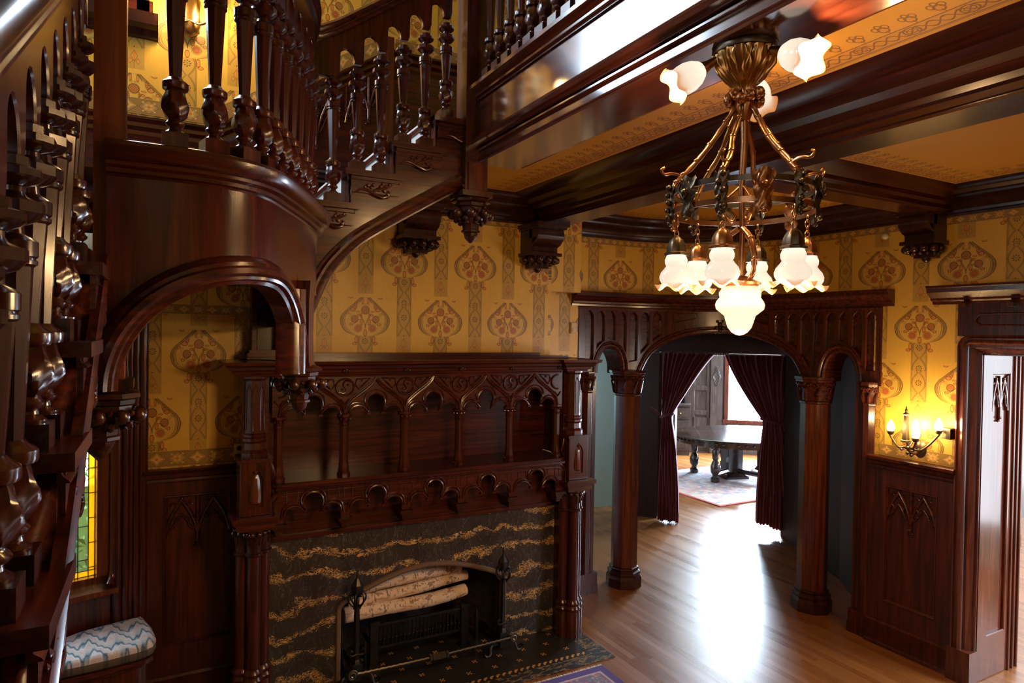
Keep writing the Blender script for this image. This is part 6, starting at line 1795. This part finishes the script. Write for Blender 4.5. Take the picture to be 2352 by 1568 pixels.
# garden outside
b = nb(); rg = random.Random(11)
for k in range(3400):
    x, y, z = rg.uniform(-2.6, .5), rg.uniform(5.35, 6.6), rg.uniform(.0, 2.6)
    if y < 5.5 and rg.random() < .6: continue
    L = rg.uniform(.05, .13); a = rg.uniform(0, 6.28); tl = rg.uniform(-.9, .7); d = Vector((cos(a) * cos(tl), sin(a) * cos(tl) * .6, sin(tl))); s = d.cross(Vector((rg.uniform(-.4, .4), 1, rg.uniform(-.3, .6)))).normalized() * L * .16
    p = Vector((x, y, z)); up3 = Vector((0, 0, .02))
    v = [b.verts.new(c) for c in (p, p + d * L * .35 + s + up3, p + d * L, p + d * L * .35 - s + up3)]
    b.faces.new(v)
finish('garden_foliage', b, LEAF, label='lush green garden leaves outside the leaded window', cat='foliage', kind='stuff', smooth=0)
b = nb(); box(b, -3.2, 2.0, 6.7, 6.8, 0, 1.1); finish('garden_hedge', b, LEAF, kind='structure', smooth=0)
# upper stair window
b = nb()
for q_ in ((-1.37, -.06, 4.50, 4.57), (-1.37, -.06, 6.29, 6.36), (-1.37, -1.29, 4.50, 6.36), (-.15, -.08, 4.50, 6.36), (-.74, -.70, 4.56, 6.3), (-1.37, -.06, 5.52, 5.56)): box(b, q_[0], q_[1], 4.79, 4.90, q_[2], q_[3])
finish('window_4', b, WX, kind='structure', smooth=0)
# small picture-rail ledge seen behind the landing post, and stair dado
b = nb(); sweep(b, [(0, 4.34), (.03, 4.35), (.05, 4.39), (.09, 4.41), (.10, 4.48), (0, 4.50)], [(-1.5, 4.84, 0), (-.03, 4.84, 0)]); finish('trim_window_stool', b, WDK, kind='structure', smooth=20)
b = nb(); sweep(b, [(0, -.13), (.02, -.13), (.03, -.10), (.02, -.07), (.04, -.05), (.03, -.02), (.05, .0), (.05, .015), (0, .02)], [(-.5, 4.84, 3.82), (.28, 4.84, 3.82), (.36, 4.84, 3.86), (1.52, 4.84, 4.60), (3.2, 4.84, 4.60)], N=(0, 0, 1)); finish('trim_stair_dado', b, WX, kind='structure', smooth=30)
b = plate([(-.5, 2.99), (.62, 2.99), (1.52, 3.68), (1.60, 3.84), (3.2, 3.84), (3.2, 4.5), (1.5, 4.5), (.33, 3.74), (-.5, 3.70)], [], .02); warp(b, lambda x, z, t: (x, 4.84 - t, z)); finish('wall_stair_wainscot', b, WX, kind='structure', smooth=0)
for c0 in (.80, 1.18):
    b = nb(); tracery(b, c0, c0 + .34, 4.02 + (c0 - .8) * .66, lambda a, c, d: (a, 4.818 - d, c + (a - c0) * .62)); finish('trim_stair_tracery', b, WX, kind='structure', smooth=60)
b = nb(); box(b, 1.46, 1.53, 4.78, 4.82, 3.5, 4.70); finish('trim_stair_pilaster', b, WREV, kind='structure', smooth=0)

# dark slab added over the lower flight to block the bright stair window
b = nb(); box(b, -3.2, -.32, .3, 3.2, 3.75, 3.95); box(b, -.42, -.30, .3, 3.2, 3.68, 3.98); finish('trim_window_blocker', b, WDK, kind='structure', smooth=0)
